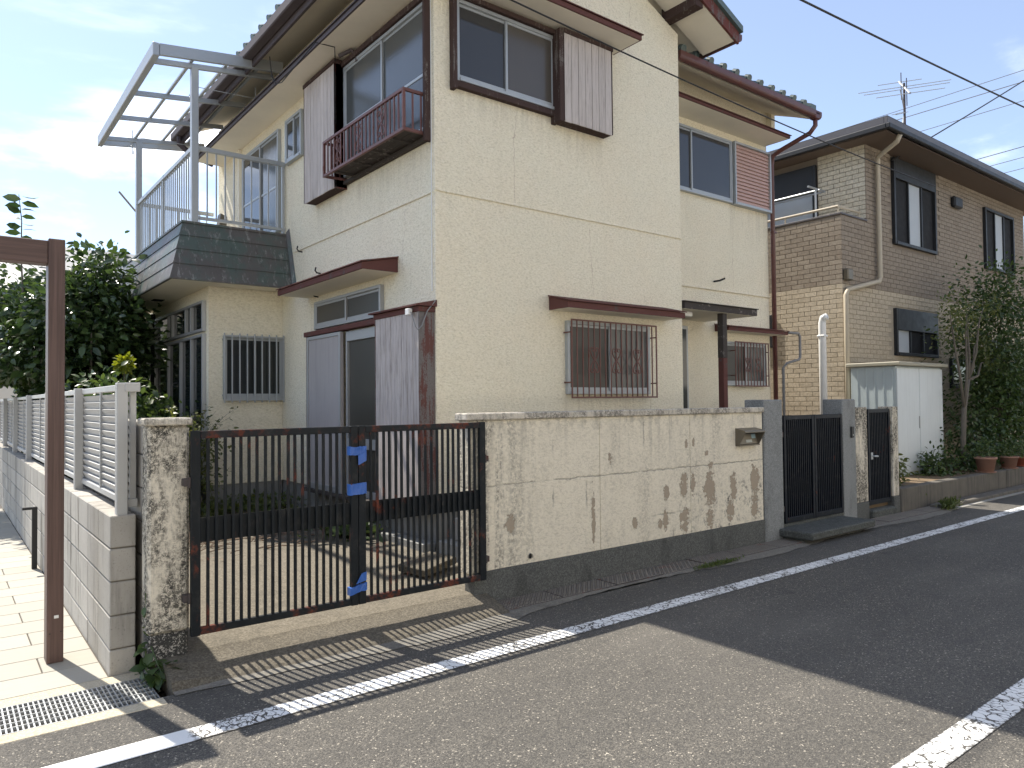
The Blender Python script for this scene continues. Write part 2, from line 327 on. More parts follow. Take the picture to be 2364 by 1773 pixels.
def paint():
    n = NT('road_paint'); X, Y, Z = n.xyz()
    wv = n.t.nodes.new('ShaderNodeVectorMath'); wv.operation = 'ADD'
    nz = n.t.nodes.new('ShaderNodeTexNoise'); n.put(nz.inputs['Vector'], n.pos); nz.inputs['Scale'].default_value = 14; nz.inputs['Detail'].default_value = 3
    sv = n.t.nodes.new('ShaderNodeVectorMath'); sv.operation = 'SCALE'; n.put(sv.inputs[0], nz.outputs['Color']); sv.inputs['Scale'].default_value = .09
    n.put(wv.inputs[0], n.pos); n.put(wv.inputs[1], sv.outputs[0])
    p = n.sc(wv.outputs[0], (1.35, .72, 1))
    e1 = n.voro(17, p, 'DISTANCE_TO_EDGE'); e2 = n.voro(40, p, 'DISTANCE_TO_EDGE')
    wear = n.noise(5, 5, .65)
    c1 = n.rng(n.mt('SUBTRACT', e1, n.mt('MULTIPLY', n.rng(wear, .35, .8), .07)), .045, .012)
    c2 = n.mt('MULTIPLY', n.rng(e2, .085, .03), n.rng(wear, .48, .66))
    crk = n.mt('MAXIMUM', c1, c2)
    edge1 = n.mt('ABSOLUTE', n.mt('SUBTRACT', Y, 3.675)); edge2 = n.mt('ABSOLUTE', n.mt('SUBTRACT', Y, 1.407))
    ed = n.mt('MINIMUM', edge1, edge2)
    rag = n.rng(n.mt('ADD', ed, n.mt('MULTIPLY', n.mt('SUBTRACT', n.noise(30, 4, .7), .5), .05)), .062, .076)
    crk = n.mt('MAXIMUM', crk, rag)
    old = n.mt('MAXIMUM', n.rng(n.mt('ADD', X, n.mt('MULTIPLY', n.noise(18, 3, .6), .12)), .98, 1.03), n.rng(Y, 2.6, 2.5))
    crk = n.mt('MULTIPLY', crk, old)
    spk = n.rng(n.noise(120, 3, .7), .62, .70, 0, .35)
    c = n.mix(n.noise(3, 4, .6), (.70, .71, .70), (.82, .82, .80)); c = n.mix(spk, c, (.3, .29, .27))
    c = n.mix(crk, c, n.mix(n.noise(110, 3, .7), (.05, .048, .045), (.13, .12, .105)))
    n.set(col=c, rough=.8, nor=n.bump(n.mt('SUBTRACT', 1, crk), .6, .004)); return n.m
M['paint'] = paint()

def rusty(name, col, rust=.5, seed=0, spec=.4, rough=.5):
    n = NT(name); X, Y, Z = n.xyz()
    c = n.mix(n.noise(7, 5, .65), tuple(x*.7 for x in col), tuple(x*1.35 for x in col))
    a = n.noise(5, 6, .7, n.sc(n.pos, (1, 1, .8), (seed, 0, 0))); b = n.noise(28, 5, .75)
    r_ = n.mt('MULTIPLY', n.rng(a, .62-.10*rust, .70-.08*rust), n.rng(b, .36, .58))
    rc = n.mix(n.noise(16, 4, .6), (.105, .022, .015), (.17, .06, .035))
    c = n.mix(n.mt('MULTIPLY', n.rng(n.noise(11, 5, .7), .5, .8), .30), c, (.10, .095, .085))
    c = n.mix(r_, c, rc)
    n.set(col=c, rough=n.rng(r_, 0, 1, rough, .9), spec=spec, nor=n.bump(b, .25, .003)); return n.m
M['gate'] = rusty('gate_navy_rust', (.008, .011, .014), .40, 1, .22)
M['gate_rail'] = rusty('gate_rail_rust', (.010, .013, .016), 1.45, 4, .22)
M['gate2'] = rusty('gate_navy', (.003, .006, .012), .06, 7, .22)
M['hinge'] = rusty('hinge_rust', (.05, .04, .04), 1.2, 9)

def boardmat(name, col, under, amt, seed):
    n = NT(name); X, Y, Z = n.xyz(); r_ = n.rnd
    off = n.t.nodes.new('ShaderNodeCombineXYZ'); n.put(off.inputs[0], n.mt('MULTIPLY', r_, 37.0)); n.put(off.inputs[2], n.mt('MULTIPLY', r_, 11.0))
    av = n.t.nodes.new('ShaderNodeVectorMath'); av.operation = 'ADD'; n.put(av.inputs[0], n.pos); n.put(av.inputs[1], off.outputs[0])
    v = av.outputs[0]
    g = n.noise(1, 6, .75, n.sc(v, (70, 70, 3.0), (seed, 0, 0))); p = n.noise(1, 5, .7, n.sc(v, (9, 9, 1.6))); f = n.noise(120, 3, .7, v)
    c = n.mix(n.noise(3, 4, .6, v), tuple(x*.88 for x in col), tuple(min(1, x*1.08) for x in col)); c = n.hsv(c, .5, 1, n.rng(r_, 0, 1, .93, 1.06, False))
    w = n.mt('MULTIPLY', n.rng(g, .42, .66), n.rng(n.mt('ADD', p, amt), .45, .85))
    c = n.mix(n.mt('MULTIPLY', w, .68), c, n.mix(f, tuple(x*.7 for x in under), tuple(x*1.4 for x in under)))
    n.set(col=c, rough=.88, spec=.15, nor=n.bump(n.mt('SUBTRACT', g, w), .35, .003)); return n.m
def peelpaint(name, col, under, amt=.5, vert=True, seed=0):
    n = NT(name); k = (26, 26, 2.2) if vert else (9, 9, 9)
    a = n.noise(1, 6, .72, n.sc(n.pos, k, (seed, seed, 0))); b = n.noise(2.2, 4, .6); f = n.noise(60, 4, .7)
    c = n.mix(n.noise(4, 4, .6), tuple(x*.85 for x in col), tuple(min(1, x*1.1) for x in col))
    th = n.mt('ADD', a, n.mt('ADD', n.mt('MULTIPLY', n.mt('SUBTRACT', b, .5), .45), n.mt('MULTIPLY', n.mt('SUBTRACT', f, .5), .30)))
    pk = n.rng(th, .66-.2*amt, .74-.2*amt)
    c = n.mix(pk, c, n.mix(f, tuple(x*.6 for x in under), tuple(x*1.3 for x in under)))
    n.set(col=c, rough=.85, spec=.2, nor=n.bump(n.mt('SUBTRACT', n.mt('MULTIPLY', a, .5), pk), .5, .003)); return n.m
M['board'] = boardmat('board_faded_mauve', (.53, .485, .46), (.18, .15, .13), .16, 2)
M['board2'] = boardmat('board_peeling_grey', (.52, .475, .455), (.17, .14, .12), .34, 6)
M['panel'] = plain('panel_mauve', (.38, .355, .35), .75, .12, 3, streak=.25)
M['redbrown'] = peelpaint('paint_oxblood', (.125, .055, .048), (.10, .085, .08), .30, False, 1)
M['redworn'] = peelpaint('paint_oxblood_worn', (.14, .05, .043), (.155, .14, .135), .62, True, 4)
M['redgrey'] = peelpaint('paint_oxblood_greyed', (.13, .06, .053), (.17, .155, .15), 1.05, True, 7)
M['brown'] = peelpaint('paint_dark_brown', (.062, .040, .036), (.17, .15, .135), .36, True, 8)
M['darkwood'] = peelpaint('wood_blackened', (.065, .057, .052), (.22, .20, .18), .42, False, 3)
M['steelred'] = rusty('steel_oxblood', (.135, .055, .045), .3, 2, .4, .45)
M['fascia'] = plain('fascia_brown', (.085, .070, .075), .7, .2, 3, streak=.2)
M['alu'] = plain('aluminium', (.40, .425, .44), .45, .08, 8, metal=.35, spec=.5)
M['alu_dull'] = plain('aluminium_dull', (.40, .41, .415), .5, .08, 8, metal=.45)
M['alu_white'] = plain('aluminium_silver_fence', (.44, .44, .43), .48, .05, 8, metal=.2)
M['black'] = plain('matt_black', (.022, .023, .025), .5, .2, 9)
M['dark'] = plain('dark_gap', (.012, .012, .013), .8, .2, 9)

def glass(name, col, rough, bump=0.0, bs=60):
    n = NT(name); f = n.noise(.8, 3, .5)
    n.set(col=n.mix(f, tuple(x*.8 for x in col), tuple(x*1.2 for x in col)), rough=rough, spec=.55)
    if bump: n.set(nor=n.bump(n.noise(bs, 3, .6), bump, .004))
    return n.m
M['glass'] = glass('glass_frosted_grey', (.045, .046, .048), .05, .03, 12)
M['glass_pat'] = glass('glass_patterned', (.085, .092, .092), .07, .3, 40)
M['glass_brown'] = glass('glass_brown', (.085, .076, .066), .2, .04, 40)
M['glass_dark'] = glass('glass_dark', (.022, .026, .026), .06)
M['glass_warm'] = glass('glass_screen', (.050, .047, .040), .35)
M['curtain'] = plain('curtain_white', (.46, .50, .53), .8, .08, 5)

def mansard():
    n = NT('mansard_zinc'); c = n.mix(n.noise(2.5, 5, .6), (.085, .080, .078), (.135, .125, .118))
    pat = n.mt('MULTIPLY', n.rng(n.noise(3, 5, .7, n.sc(n.pos, (1, 1, .9), (4, 0, 0))), .42, .62), .75); c = n.mix(pat, c, (.075, .118, .105))
    s_ = n.noise(1, 5, .7, n.sc(n.pos, (22, 22, 1.4))); c = n.mix(n.rng(s_, .54, .70, 0, .55), c, (.36, .37, .36))
    c = n.mix(n.rng(n.noise(1, 5, .7, n.sc(n.pos, (18, 18, 1.6), (7, 2, 0))), .55, .75, 0, .5), c, (.04, .035, .035))
    n.set(col=c, rough=.55, spec=.45, metal=.15, nor=n.bump(n.noise(9, 3, .5), .12, .01)); return n.m
M['zinc'] = mansard()
M['tile'] = plain('roof_tile_green', (.075, .105, .105), .42, .25, 5, spec=.5, rand=.15)
M['tile_end'] = plain('roof_tile_green_end', (.085, .12, .115), .45, .25, 7, spec=.5)
M['tile_grey'] = plain('roof_tile_grey', (.17, .18, .19), .5, .2, 5, rand=.1)
M['gutter'] = rusty('gutter_oxblood', (.105, .038, .034), .25, 5, .5, .4)

def brick(name, a, b, sat=.2):
    n = NT(name); c = n.mix(n.rnd, a, b); c = n.mix(n.isl, c, n.mix(n.isl, b, a)); c = n.hsv(c, .5, 1, n.rng(n.noise(30, 3, .6), .3, .7, .85, 1.12))
    n.set(col=c, rough=.85, spec=.2, nor=n.bump(n.noise(90, 3, .6), .3, .003)); return n.m
M['brick_tan'] = brick('brick_tan', (.44, .375, .28), (.56, .485, .37))
M['brick_brown'] = brick('brick_brown', (.25, .206, .16), (.35, .30, .238))
M['brick_pale'] = brick('brick_pale', (.56, .50, .38), (.66, .60, .47))
M['mortar'] = plain('mortar', (.37, .32, .245), .95, .15, 8)
M['mortar_brown'] = plain('mortar_brown', (.225, .186, .147), .95, .15, 8)
M['roof_brown'] = plain('roof_metal_brown', (.115, .108, .112), .5, .1, 3)
M['soffit_brown'] = plain('soffit_brown', (.15, .11, .085), .75, .15, 4)
M['pipe_beige'] = plain('pipe_beige', (.46, .40, .30), .5, .08, 4)
M['pvc'] = plain('pvc_white', (.74, .74, .72), .4, .05, 4)
M['shed'] = plain('shed_panel', (.60, .64, .65), .5, .10, 2, streak=.15)
M['shed_side'] = plain('shed_side_panel', (.45, .51, .52), .5, .10, 2, streak=.2)
M['shed_roof'] = plain('shed_roof', (.33, .31, .24), .6, .15, 3)
M['terracotta'] = plain('terracotta', (.30, .17, .125), .8, .2, 9)
M['terracotta_red'] = plain('terracotta_red', (.32, .10, .06), .8, .2, 9)
M['soil'] = plain('soil', (.16, .115, .07), .95, .4, 9, bump=.6, bscale=40)
M['wood'] = plain('wood_grey', (.30, .25, .20), .85, .3, 9, bump=.4)
M['bark'] = plain('bark', (.13, .115, .095), .9, .3, 14, bump=.6, bscale=50)
M['twig'] = plain('twig_dry', (.21, .155, .11), .9, .35, 30)

def woodpost():
    n = NT('brown_woodgrain'); g = n.noise(1, 5, .6, n.sc(n.pos, (70, 70, 1.4))); g2 = n.noise(1, 4, .6, n.sc(n.pos, (260, 260, 4)))
    c = n.mix(n.rng(g, .3, .7), (.085, .050, .042), (.135, .082, .068)); c = n.mix(n.rng(g2, .45, .7, 0, .4), c, (.05, .03, .026))
    n.set(col=c, rough=.5, spec=.4); return n.m
M['woodpost'] = woodpost()
def woodbeam():
    n = NT('brown_woodgrain_beam'); g = n.noise(1, 5, .6, n.sc(n.pos, (1.4, 70, 70))); g2 = n.noise(1, 4, .6, n.sc(n.pos, (4, 260, 260)))
    c = n.mix(n.rng(g, .3, .7), (.085, .050, .042), (.135, .082, .068)); c = n.mix(n.rng(g2, .45, .7, 0, .4), c, (.05, .03, .026))
    n.set(col=c, rough=.5, spec=.4); return n.m
M['woodbeam'] = woodbeam()
def blocks():
    n = NT('concrete_block'); c = n.mix(n.noise(6, 5, .65), (.36, .34, .305), (.49, .465, .42)); c = n.hsv(c, .5, 1, n.rng(n.rnd, 0, 1, .88, 1.1, False))
    X, Y, Z = n.xyz()
    c = n.mix(n.mt('MULTIPLY', n.rng(n.noise(1, 5, .65, n.sc(n.pos, (5, 5, .7))), .50, .70), .6), c, (.085, .08, .072))
    c = n.mix(n.rng(n.noise(90, 3, .7), .58, .70, 0, .4), c, (.12, .115, .105))
    n.set(col=c, rough=.94, spec=.15, nor=n.bump(n.noise(95, 4, .7), .5, .004)); return n.m
M['block'] = blocks()
M['grout'] = plain('block_grout', (.17, .155, .13), .95, .2, 20)
def pavetile():
    n = NT('paving_tile'); g = n.noise(1, 5, .6, n.sc(n.pos, (5, 90, 5))); c = n.mix(g, (.33, .31, .26), (.41, .39, .337)); c = n.hsv(c, .5, 1, n.rng(n.rnd, 0, 1, .93, 1.06, False))
    n.set(col=c, rough=.75, spec=.3, nor=n.bump(g, .1, .002)); return n.m
M['pavetile'] = pavetile()
M['pavegrout'] = plain('paving_grout', (.10, .09, .075), .95, .2, 20)
M['curb'] = speckle('curb_concrete', (.44, .38, .27), (.58, .52, .40), 110, .92, .2, (.40, .60))
M['galv'] = plain('galvanised_steel', (.52, .54, .55), .38, .12, 14, metal=.7)
M['plate'] = rusty('tread_plate', (.060, .050, .046), .55, 3, .5, .5)
M['tread'] = plain('tread_worn_lit', (.30, .275, .23), .5, .45, 9, metal=.2)  # worn lugs, coloured lighter so they look lit
M['tape'] = plain('tape_blue', (.03, .115, .42), .35, .2, 20, bump=.5, bscale=40, spec=.5)
M['bronze'] = plain('bronze_anodised', (.17, .15, .115), .45, .12, 8, metal=.5)
M['label_grey'] = plain('label_grey', (.42, .44, .40), .6, .05, 8)
M['label_blue'] = plain('label_blue', (.25, .36, .40), .6, .15, 60)
M['louvre_pink'] = plain('louvre_faded_pink', (.50, .34, .30), .6, .08, 4)
M['dish'] = plain('dish_white', (.66, .66, .64), .5, .05, 4)
M['wire'] = plain('cable_black', (.02, .02, .022), .6, .1, 4)
M['wire_grey'] = plain('cable_grey', (.22, .22, .22), .6, .1, 4)
M['wall_far'] = plain('wall_far', (.85, .80, .70), .9, .05, 2)

def leafmat(name, a, b, rough=.38, tr=.25, spec=.5):
    n = NT(name); c = n.mix(n.isl, a, b); c = n.mix(n.rng(n.noise(1.1, 3, .5), .35, .7, 0, .45), c, tuple(x*.6 for x in a))
    n.set(col=c, rough=rough, spec=spec)
    t = n.t.nodes.new('ShaderNodeBsdfTranslucent'); n.put(t.inputs[0], n.hsv(c, .48, 1.15, 1.5))
    ms = n.t.nodes.new('ShaderNodeMixShader'); ms.inputs[0].default_value = tr
    n.t.links.new(n.b.outputs[0], ms.inputs[1]); n.t.links.new(t.outputs[0], ms.inputs[2])
    n.t.links.new(ms.outputs[0], n.t.nodes['Material Output'].inputs[0]); return n.m
M['leaf_dark'] = leafmat('leaf_dark_glossy', (.022, .045, .018), (.085, .14, .045), .28, .28, .6)
M['leaf_mid'] = leafmat('leaf_mid', (.035, .068, .022), (.10, .15, .045), .42, .3)
M['leaf_lime'] = leafmat('leaf_lime', (.15, .20, .03), (.25, .28, .05), .45, .4)
M['leaf_fine'] = leafmat('leaf_fine', (.085, .115, .035), (.16, .18, .06), .5, .35)
M['grassy'] = leafmat('weed_leaf', (.06, .095, .025), (.14, .17, .05), .5, .3)
M['litter'] = leafmat('leaf_litter', (.12, .075, .05), (.27, .17, .12), .8, .1, .2)

# ------------------------------------------------------------ foliage helpers
def leaf_mesh(name, pts, dirs, size, mat, width=.45, fold=.25, droop=.3, up=.6, var=.35, parent=None):
    """one folded six-cornered leaf at each point; dirs are growth directions"""
    n = len(pts); P = np.asarray(pts); D = np.asarray(dirs, float)
    D = D/np.maximum(np.linalg.norm(D, axis=1), 1e-6)[:, None]
    D[:, 2] -= droop*rng.random(n); D /= np.linalg.norm(D, axis=1)[:, None]
    U = rng.normal(size=(n, 3))*(1-up)+np.array([0, 0, up]); S = np.cross(D, U); S /= np.maximum(np.linalg.norm(S, axis=1), 1e-6)[:, None]
    N = np.cross(S, D); L = (size*(1+var*(rng.random(n)*2-1)))[:, None]; Wd = L*width*.5
    b = P; a1 = P+D*L*.33; a2 = P+D*L*.70-N*L*.05; t = P+D*L-N*L*.16
    l1 = a1+S*Wd+N*Wd*fold; l2 = a2+S*Wd*.82+N*Wd*fold; r1 = a1-S*Wd+N*Wd*fold; r2 = a2-S*Wd*.82+N*Wd*fold
    V = np.stack([b, l1, l2, t, r2, r1, a1, a2], 1).reshape(-1, 3)
    base = (np.arange(n)*8)[:, None]
    tri = np.array([[0,6,1],[0,5,6],[7,3,2],[7,4,3]]); quad = np.array([[6,7,2,1],[5,4,7,6]])
    T = (base[:, :, None]+tri[None]).reshape(-1, 3); Q = (base[:, :, None]+quad[None]).reshape(-1, 4)
    me = bpy.data.meshes.new(name); me.vertices.add(len(V)); me.vertices.foreach_set('co', V.ravel())
    loops = np.concatenate([T.ravel(), Q.ravel()]); me.loops.add(len(loops)); me.loops.foreach_set('vertex_index', loops)
    st = np.concatenate([np.arange(len(T))*3, len(T)*3+np.arange(len(Q))*4]); me.polygons.add(len(st)); me.polygons.foreach_set('loop_start', st)
    me.update(calc_edges=True); me.materials.append(mat)
    o = link(name, me, parent)
    if parent is not None: o['kind'] = 'stuff'
    return o
def crown_points(cl, per, spread):
    pts = []; dirs = []
    for c, s in cl:
        k = max(3, int(per*s)); q = rng.normal(size=(k, 3))*spread*s*np.array([1, 1, .8]); pts.append(np.array(c)+q); dirs.append(q+rng.normal(size=(k, 3))*.12+np.array([0, 0, .02]))
    return np.concatenate(pts), np.concatenate(dirs)
def clump_centres(ells, n, shell=.55):
    out = []; tot = sum(e[1][0]*e[1][1]*e[1][2] for e in ells)
    for c, r_ in ells:
        k = max(1, int(n*r_[0]*r_[1]*r_[2]/tot))
        for _ in range(k):
            d = rng.normal(size=3); d /= np.linalg.norm(d); q = shell+(1-shell)*rng.random()
            q *= .82+.36*rng.random()
            out.append((np.array(c)+d*np.array(r_)*q, .7+.6*rng.random()))
    return out
def trunk_mesh(base, tips, r0_, name, mat, parent, fork=.45):
    mb = MB(); base = Vector(base); ctr = Vector((sum(t[0] for t in tips)/len(tips), sum(t[1] for t in tips)/len(tips), sum(t[2] for t in tips)/len(tips)))
    f = base.lerp(ctr, fork); f.x = base.x*.7+f.x*.3; f.y = base.y*.7+f.y*.3
    mb.tube([base, base.lerp(f, .5)+Vector((.03, -.02, 0)), f], [r0_, r0_*.85, r0_*.7], 8)
    for t in tips:
        t = Vector(t); m1 = f.lerp(t, .5)+Vector((random.uniform(-.12,.12), random.uniform(-.12,.12), random.uniform(.02,.15)))
        mb.tube([f-Vector((0,0,.03)), m1, t], [r0_*.5, r0_*.3, r0_*.08], 6)
    return build(name, mb, mat, parent, smooth=True)

# ============================================================ SETTING
def structure(name, mb, mat, parent=None, **k): return build(name, mb, mat, parent, kind='structure', **k)
structure('ground', MB().add([(-400,-400,-.20),(400,-400,-.20),(400,400,-.20),(-400,400,-.20)], [(0,1,2,3)]), M['soil'])
structure('road', MB().add([(-90,-5,0),(120,-5,0),(120,4.245,0),(-90,4.245,0)], [(0,1,2,3)]).add([(-90,-5,-.2),(120,-5,-.2),(120,-5,0),(-90,-5,0)], [(0,1,2,3)]), M['asphalt'])
structure('road_verge', MB().box(-90, 120, -60, -5.0, -.19, .02), M['concrete'])
def line_sheet(y0, y1, x0, x1): return MB().add([(x0,y0,.004),(x1,y0,.004),(x1,y1,.004),(x0,y1,.004)], [(0,1,2,3)])
structure('edge_line', line_sheet(3.597, 3.75, -40, 60), M['paint'])
structure('edge_line', line_sheet(1.335, 1.477, -40, 60), M['paint'])
# gutter mortar strip in front of the covers, broken edge
mb = MB(); xs = np.arange(1.0, 10.95, .09); e = 4.15+.06*np.sin(xs*1.7)+rng.normal(size=len(xs))*.010+np.where(xs > 3.3, .06, 0)
mb.add([(x, e[i], .005) for i, x in enumerate(xs)]+[(x, 4.31, .012) for x in xs], [(i, i+1, len(xs)+i+1, len(xs)+i) for i in range(len(xs)-1)])
structure('gutter_strip', mb, M['mortar_strip'])
structure('gutter_bed', bx(3.2, 11.0, 4.30, 4.60, -.18, -.02), M['slabstone'])

# tiled forecourt of the left lot
pav = structure('paving', bx(-6, .80, 4.76, 20, -.15, -.008), M['pavegrout'])
tm = {}
def tile_me(w, d):
    k = (round(w,3), round(d,3))
    if k not in tm: tm[k] = bx(-w/2, w/2, -d/2, d/2, -.010, 0, .003).mesh('tile', M['pavetile'])
    return tm[k]
PR = .3165; yr = 4.757; row = 0
while yr < 13.5:
    y1 = yr+PR; off = .485 if row % 2 else .185
    xe = [.772]; x = off
    while x > .772-.02: x -= .6
    xs_ = [x for x in [off-.6*k for k in range(-1, 6)] if x < .76]
    prev = .776
    for x in xs_:
        if prev < -1.2: break
        w = prev-x-.007
        link('tile', tile_me(w, PR-.007), pav, loc=((prev+x)/2, (yr+y1)/2, 0)); prev = x
    yr = y1; row += 1
# concrete channel with the steel grating
structure('channel_curb', MB().box(-8, .925, 4.628, 4.752, -.15, .001, .004).box(-8, .948, 4.13, 4.236, -.15, .003, .004), M['curb'])
structure('channel_bed', MB().box(-8, .95, 4.236, 4.628, -.19, -.17).box(.936, .948, 4.236, 4.628, -.17, -.03), M['dark'])
gr = thing('drain_grating', 'galvanised steel drain grating set in the pale concrete channel', 'drain grating', (.3, 4.43, 0))
build('frame', MB().box(-1.4, .934, 4.240, 4.247, -.032, .002).box(-1.4, .934, 4.618, 4.625, -.032, .002).box(.929, .934, 4.247, 4.618, -.032, .002), M['galv'], gr)
cb = bx(-.0035, .0035, -.185, .185, -.03, 0).mesh('cross_bar', M['galv'])
x = .916
while x > -.6: link('cross_bar', cb, gr, loc=(x, 4.432, .001)); x -= .0225
for y in (4.31, 4.372, 4.434, 4.496, 4.558): build('bearing_bar', bx(-1.4, .928, y-.0025, y+.0025, -.012, .0035), M['galv'], gr)

# yard behind the gate, ramped apron
ap = MB(); xs = np.linspace(1.0, 3.30, 24)
prof = ((4.245, .004), (4.285, .022), (4.36, .042), (4.45, .068), (4.60, .100))
V = []
for i, x in enumerate(xs):
    for j, (y, z) in enumerate(prof):
        k = .03*math.sin(x*2.1)*(1 if j < 2 else .3)+random.uniform(-.008, .008)*(j < 2); lift = max(0, 1-(x-1.0)/.3)*.03*(1 if j in (1, 2, 3) else 0)
        V.append((x, y+(k*.5 if j < 3 else 0), z+lift+random.uniform(-.0015, .0015)))
n5 = len(prof)
ap.add(V, [(i*n5+j, (i+1)*n5+j, (i+1)*n5+j+1, i*n5+j+1) for i in range(len(xs)-1) for j in range(n5-1)])
for i in (0, len(xs)-1):                                   # end faces and skirt down to the road bed
    b = len(ap.v); ap.v += [V[i*n5+j] for j in range(n5)]+[(V[i*n5][0], 4.60, -.05), (V[i*n5][0], 4.245, -.05)]; ap.f.append(tuple(range(b, b+n5+2)))
structure('apron', ap, M['apron'])
def yz(y): return .10+.07*(y-4.6)/1.2 if y < 5.8 else .17+.05*(y-5.8)/3.9
yd = MB(); nx, ny = 14, 24; V = []
for j in range(ny+1):
    for i in range(nx+1):
        x = .98+(3.75-.98)*i/nx; y = 4.60+(13.2-4.60)*j/ny; V.append((x, y, yz(y)+random.uniform(-.003, .003)*(j > 0)))
yd.add(V, [(j*(nx+1)+i, j*(nx+1)+i+1, (j+1)*(nx+1)+i+1, (j+1)*(nx+1)+i) for j in range(ny) for i in range(nx)])
structure('yard', yd, M['yardcon'])
structure('front_garden', bx(3.75, 10.2, 4.69, 6.0, -.15, .15), M['soil'])
# right lot: raised bed, kerb
structure('planting_bed', bx(10.25, 40, 4.72, 6.35, -.1, .30), M['soil'])
structure('kerb', bx(10.95, 60, 4.32, 4.52, -.1, .055, .012), M['retain'])
structure('gutter_slab', bx(10.95, 60, 4.245, 4.32, -.1, .006), M['concrete'])

# gutter covers: rusty tread plates
cov_m = bx(-.297, .297, -.125, .125, -.012, 0, .002).mesh('gutter_cover', M['plate'])
lug = MB()
for i in range(22):
    for j in range(9):
        x = -.28+i*.0267; y = -.112+j*.028; a = R(45 if (i+j) % 2 else -45); dx, dy = math.cos(a)*.0115, math.sin(a)*.0115; px_, py_ = -math.sin(a)*.0032, math.cos(a)*.0032
        lug.add([(x-dx-px_, y-dy-py_, 0), (x+dx-px_, y+dy-py_, 0), (x+dx+px_, y+dy+py_, 0), (x-dx+px_, y-dy+py_, 0), (x-dx*.6, y-dy*.6, .0028), (x+dx*.6, y+dy*.6, .0028)], [(0,1,5,4),(2,3,4,5),(1,2,5),(3,0,4)])
lug_m = lug.mesh('tread', M['tread'])
for i in range(13):
    x = 3.56+.602*i
    if 7.30 < x < 8.75: continue
    q = ('first', 'second', 'third', 'fourth', 'fifth', 'sixth', 'seventh', 'eighth', 'ninth')
    lab = q[i]+' rusty tread plate gutter cover from the driveway gate, under the cream wall' if x < 7.3 else q[i-9 if i >= 9 else i-8]+' dark tread plate gutter cover past the stone entrance step'
    c = link('gutter_cover', cov_m, None, loc=(x, 4.43+random.uniform(-.004, .004), .016+random.uniform(-.002, .004)), rot=(random.uniform(-.006, .006), random.uniform(-.004, .004), random.uniform(-.008, .008)))
    tag(c, lab, 'gutter cover', 'tread plate covers over the street gutter'); t = link('tread', lug_m); t.parent = c; tag(t, kind='stuff')

# ============================================================ LEFT LOT: block wall, louvre fence, frame
bw = thing('block_wall', 'low grey concrete block wall beside the pale tiled forecourt', 'wall', (.85, 9, 0))
build('grout', bx(.789, .917, 4.795, 17.0, -.1, .905), M['grout'], bw)
zc_ = [-.03, .141, .334, .530, .722, .914]
blk = {}
for r_ in range(5):
    h = zc_[r_+1]-zc_[r_]-.008
    for k in range(30):
        y = 4.78+.4*k
        key = (r_ == 0, round(h, 3))
        if key not in blk: blk[key] = bx(-.068, .068, -.196, .196, -h/2, h/2, .005).mesh('block', M['block'])
        link('block', blk[key], bw, loc=(.850+random.uniform(-.001, .001), y+.198, (zc_[r_]+zc_[r_+1])/2))
fc = thing('louvre_fence', 'silver aluminium louvre fence standing on the grey block wall', 'fence', (.85, 9, .914))
ps = [4.835, 6.52, 8.50, 10.48, 12.46, 14.44, 16.3]
pm_ = bx(-.030, .030, -.030, .030, .9, 1.685, .004).mesh('post', M['alu_white'])
for y in ps: link('post', pm_, fc, loc=(.850, y, 0))
bl = MB().prism([(.012, -.028), (.024, -.024), (.002, .026), (-.012, .022)], 'Y', -.5, .5).mesh('slat', M['alu_white'])
build('end_post', bx(.90, .935, 4.862, 4.885, .945, 1.675, .003), M['alu_white'], fc)
for a, b in zip(ps[:-1], ps[1:]):
    build('top_rail', bx(.868, .918, a-.02, b-.004, 1.640, 1.680, .004), M['alu_white'], fc)
    build('bottom_rail', bx(.868, .918, a+.032, b-.004, .955, .995, .004), M['alu_white'], fc)
    build('support', bx(.866, .880, (a+b)/2-.012, (a+b)/2+.012, .995, 1.640), M['alu_dull'], fc)
    for k in range(13):
        link('slat', bl, fc, loc=(.884, (a+b)/2+.02, 1.025+.0478*k), scale=(1, b-a-.06, 1))
build('end_cap', bx(.862, .945, 4.80, 4.862, 1.632, 1.686, .004), M['alu_white'], fc)
build('end_cap', bx(.885, .94, 4.845, 4.90, .945, .995, .004), M['alu_white'], fc)
fr = thing('garden_gateway', 'brown woodgrain gate frame of post and overhead beam on pale tiles', 'gate frame', (.56, 5.24, 0))
build('post', bx(.518, .606, 5.222, 5.36, 0, 2.575, .004), M['woodpost'], fr)
build('post', bx(-2.30, -2.212, 5.222, 5.36, 0, 2.575, .004), M['woodpost'], fr)
build('beam', bx(-2.212, .518, 5.235, 5.35, 2.420, 2.562, .004), M['woodbeam'], fr)
st_ = build('sticker', bx(.556, .580, 5.2205, 5.222, .268, .286), M['pvc'], fr)
build('screw', MB().tube([(.535, 5.224, .18), (.535, 5.2195, .18)], .004, 8).tube([(.592, 5.224, .185), (.592, 5.2195, .185)], .004, 8), M['black'], fr)
for y, sx in ((8.37, .728), (12.6, .64)):
    t = thing('path_light', 'short black post with a small sideways arm beside the block wall' if y < 10 else 'short black post at the edge of the paving, farther along the block wall', 'post', (sx, y, 0), 'black posts along the forecourt')
    build('post', bx(sx-.022, sx+.022, y-.022, y+.022, 0, .59, .003), M['black'], t)
    build('arm', bx(sx-.10, sx-.022, y-.022, y+.022, .566, .590, .002), M['black'], t)
# older block wall behind the pillar
ow = thing('block_wall', 'old stained block wall running back behind the mildewed gate pillar', 'wall', (1.0, 5.6, 0))
for k in range(6):
    for r_ in range(7): build('block', bx(.955, 1.075, 4.735+.4*k, 4.735+.4*k+.394, .06+.2*r_, .06+.2*r_+.195, .005), M['block'], ow)

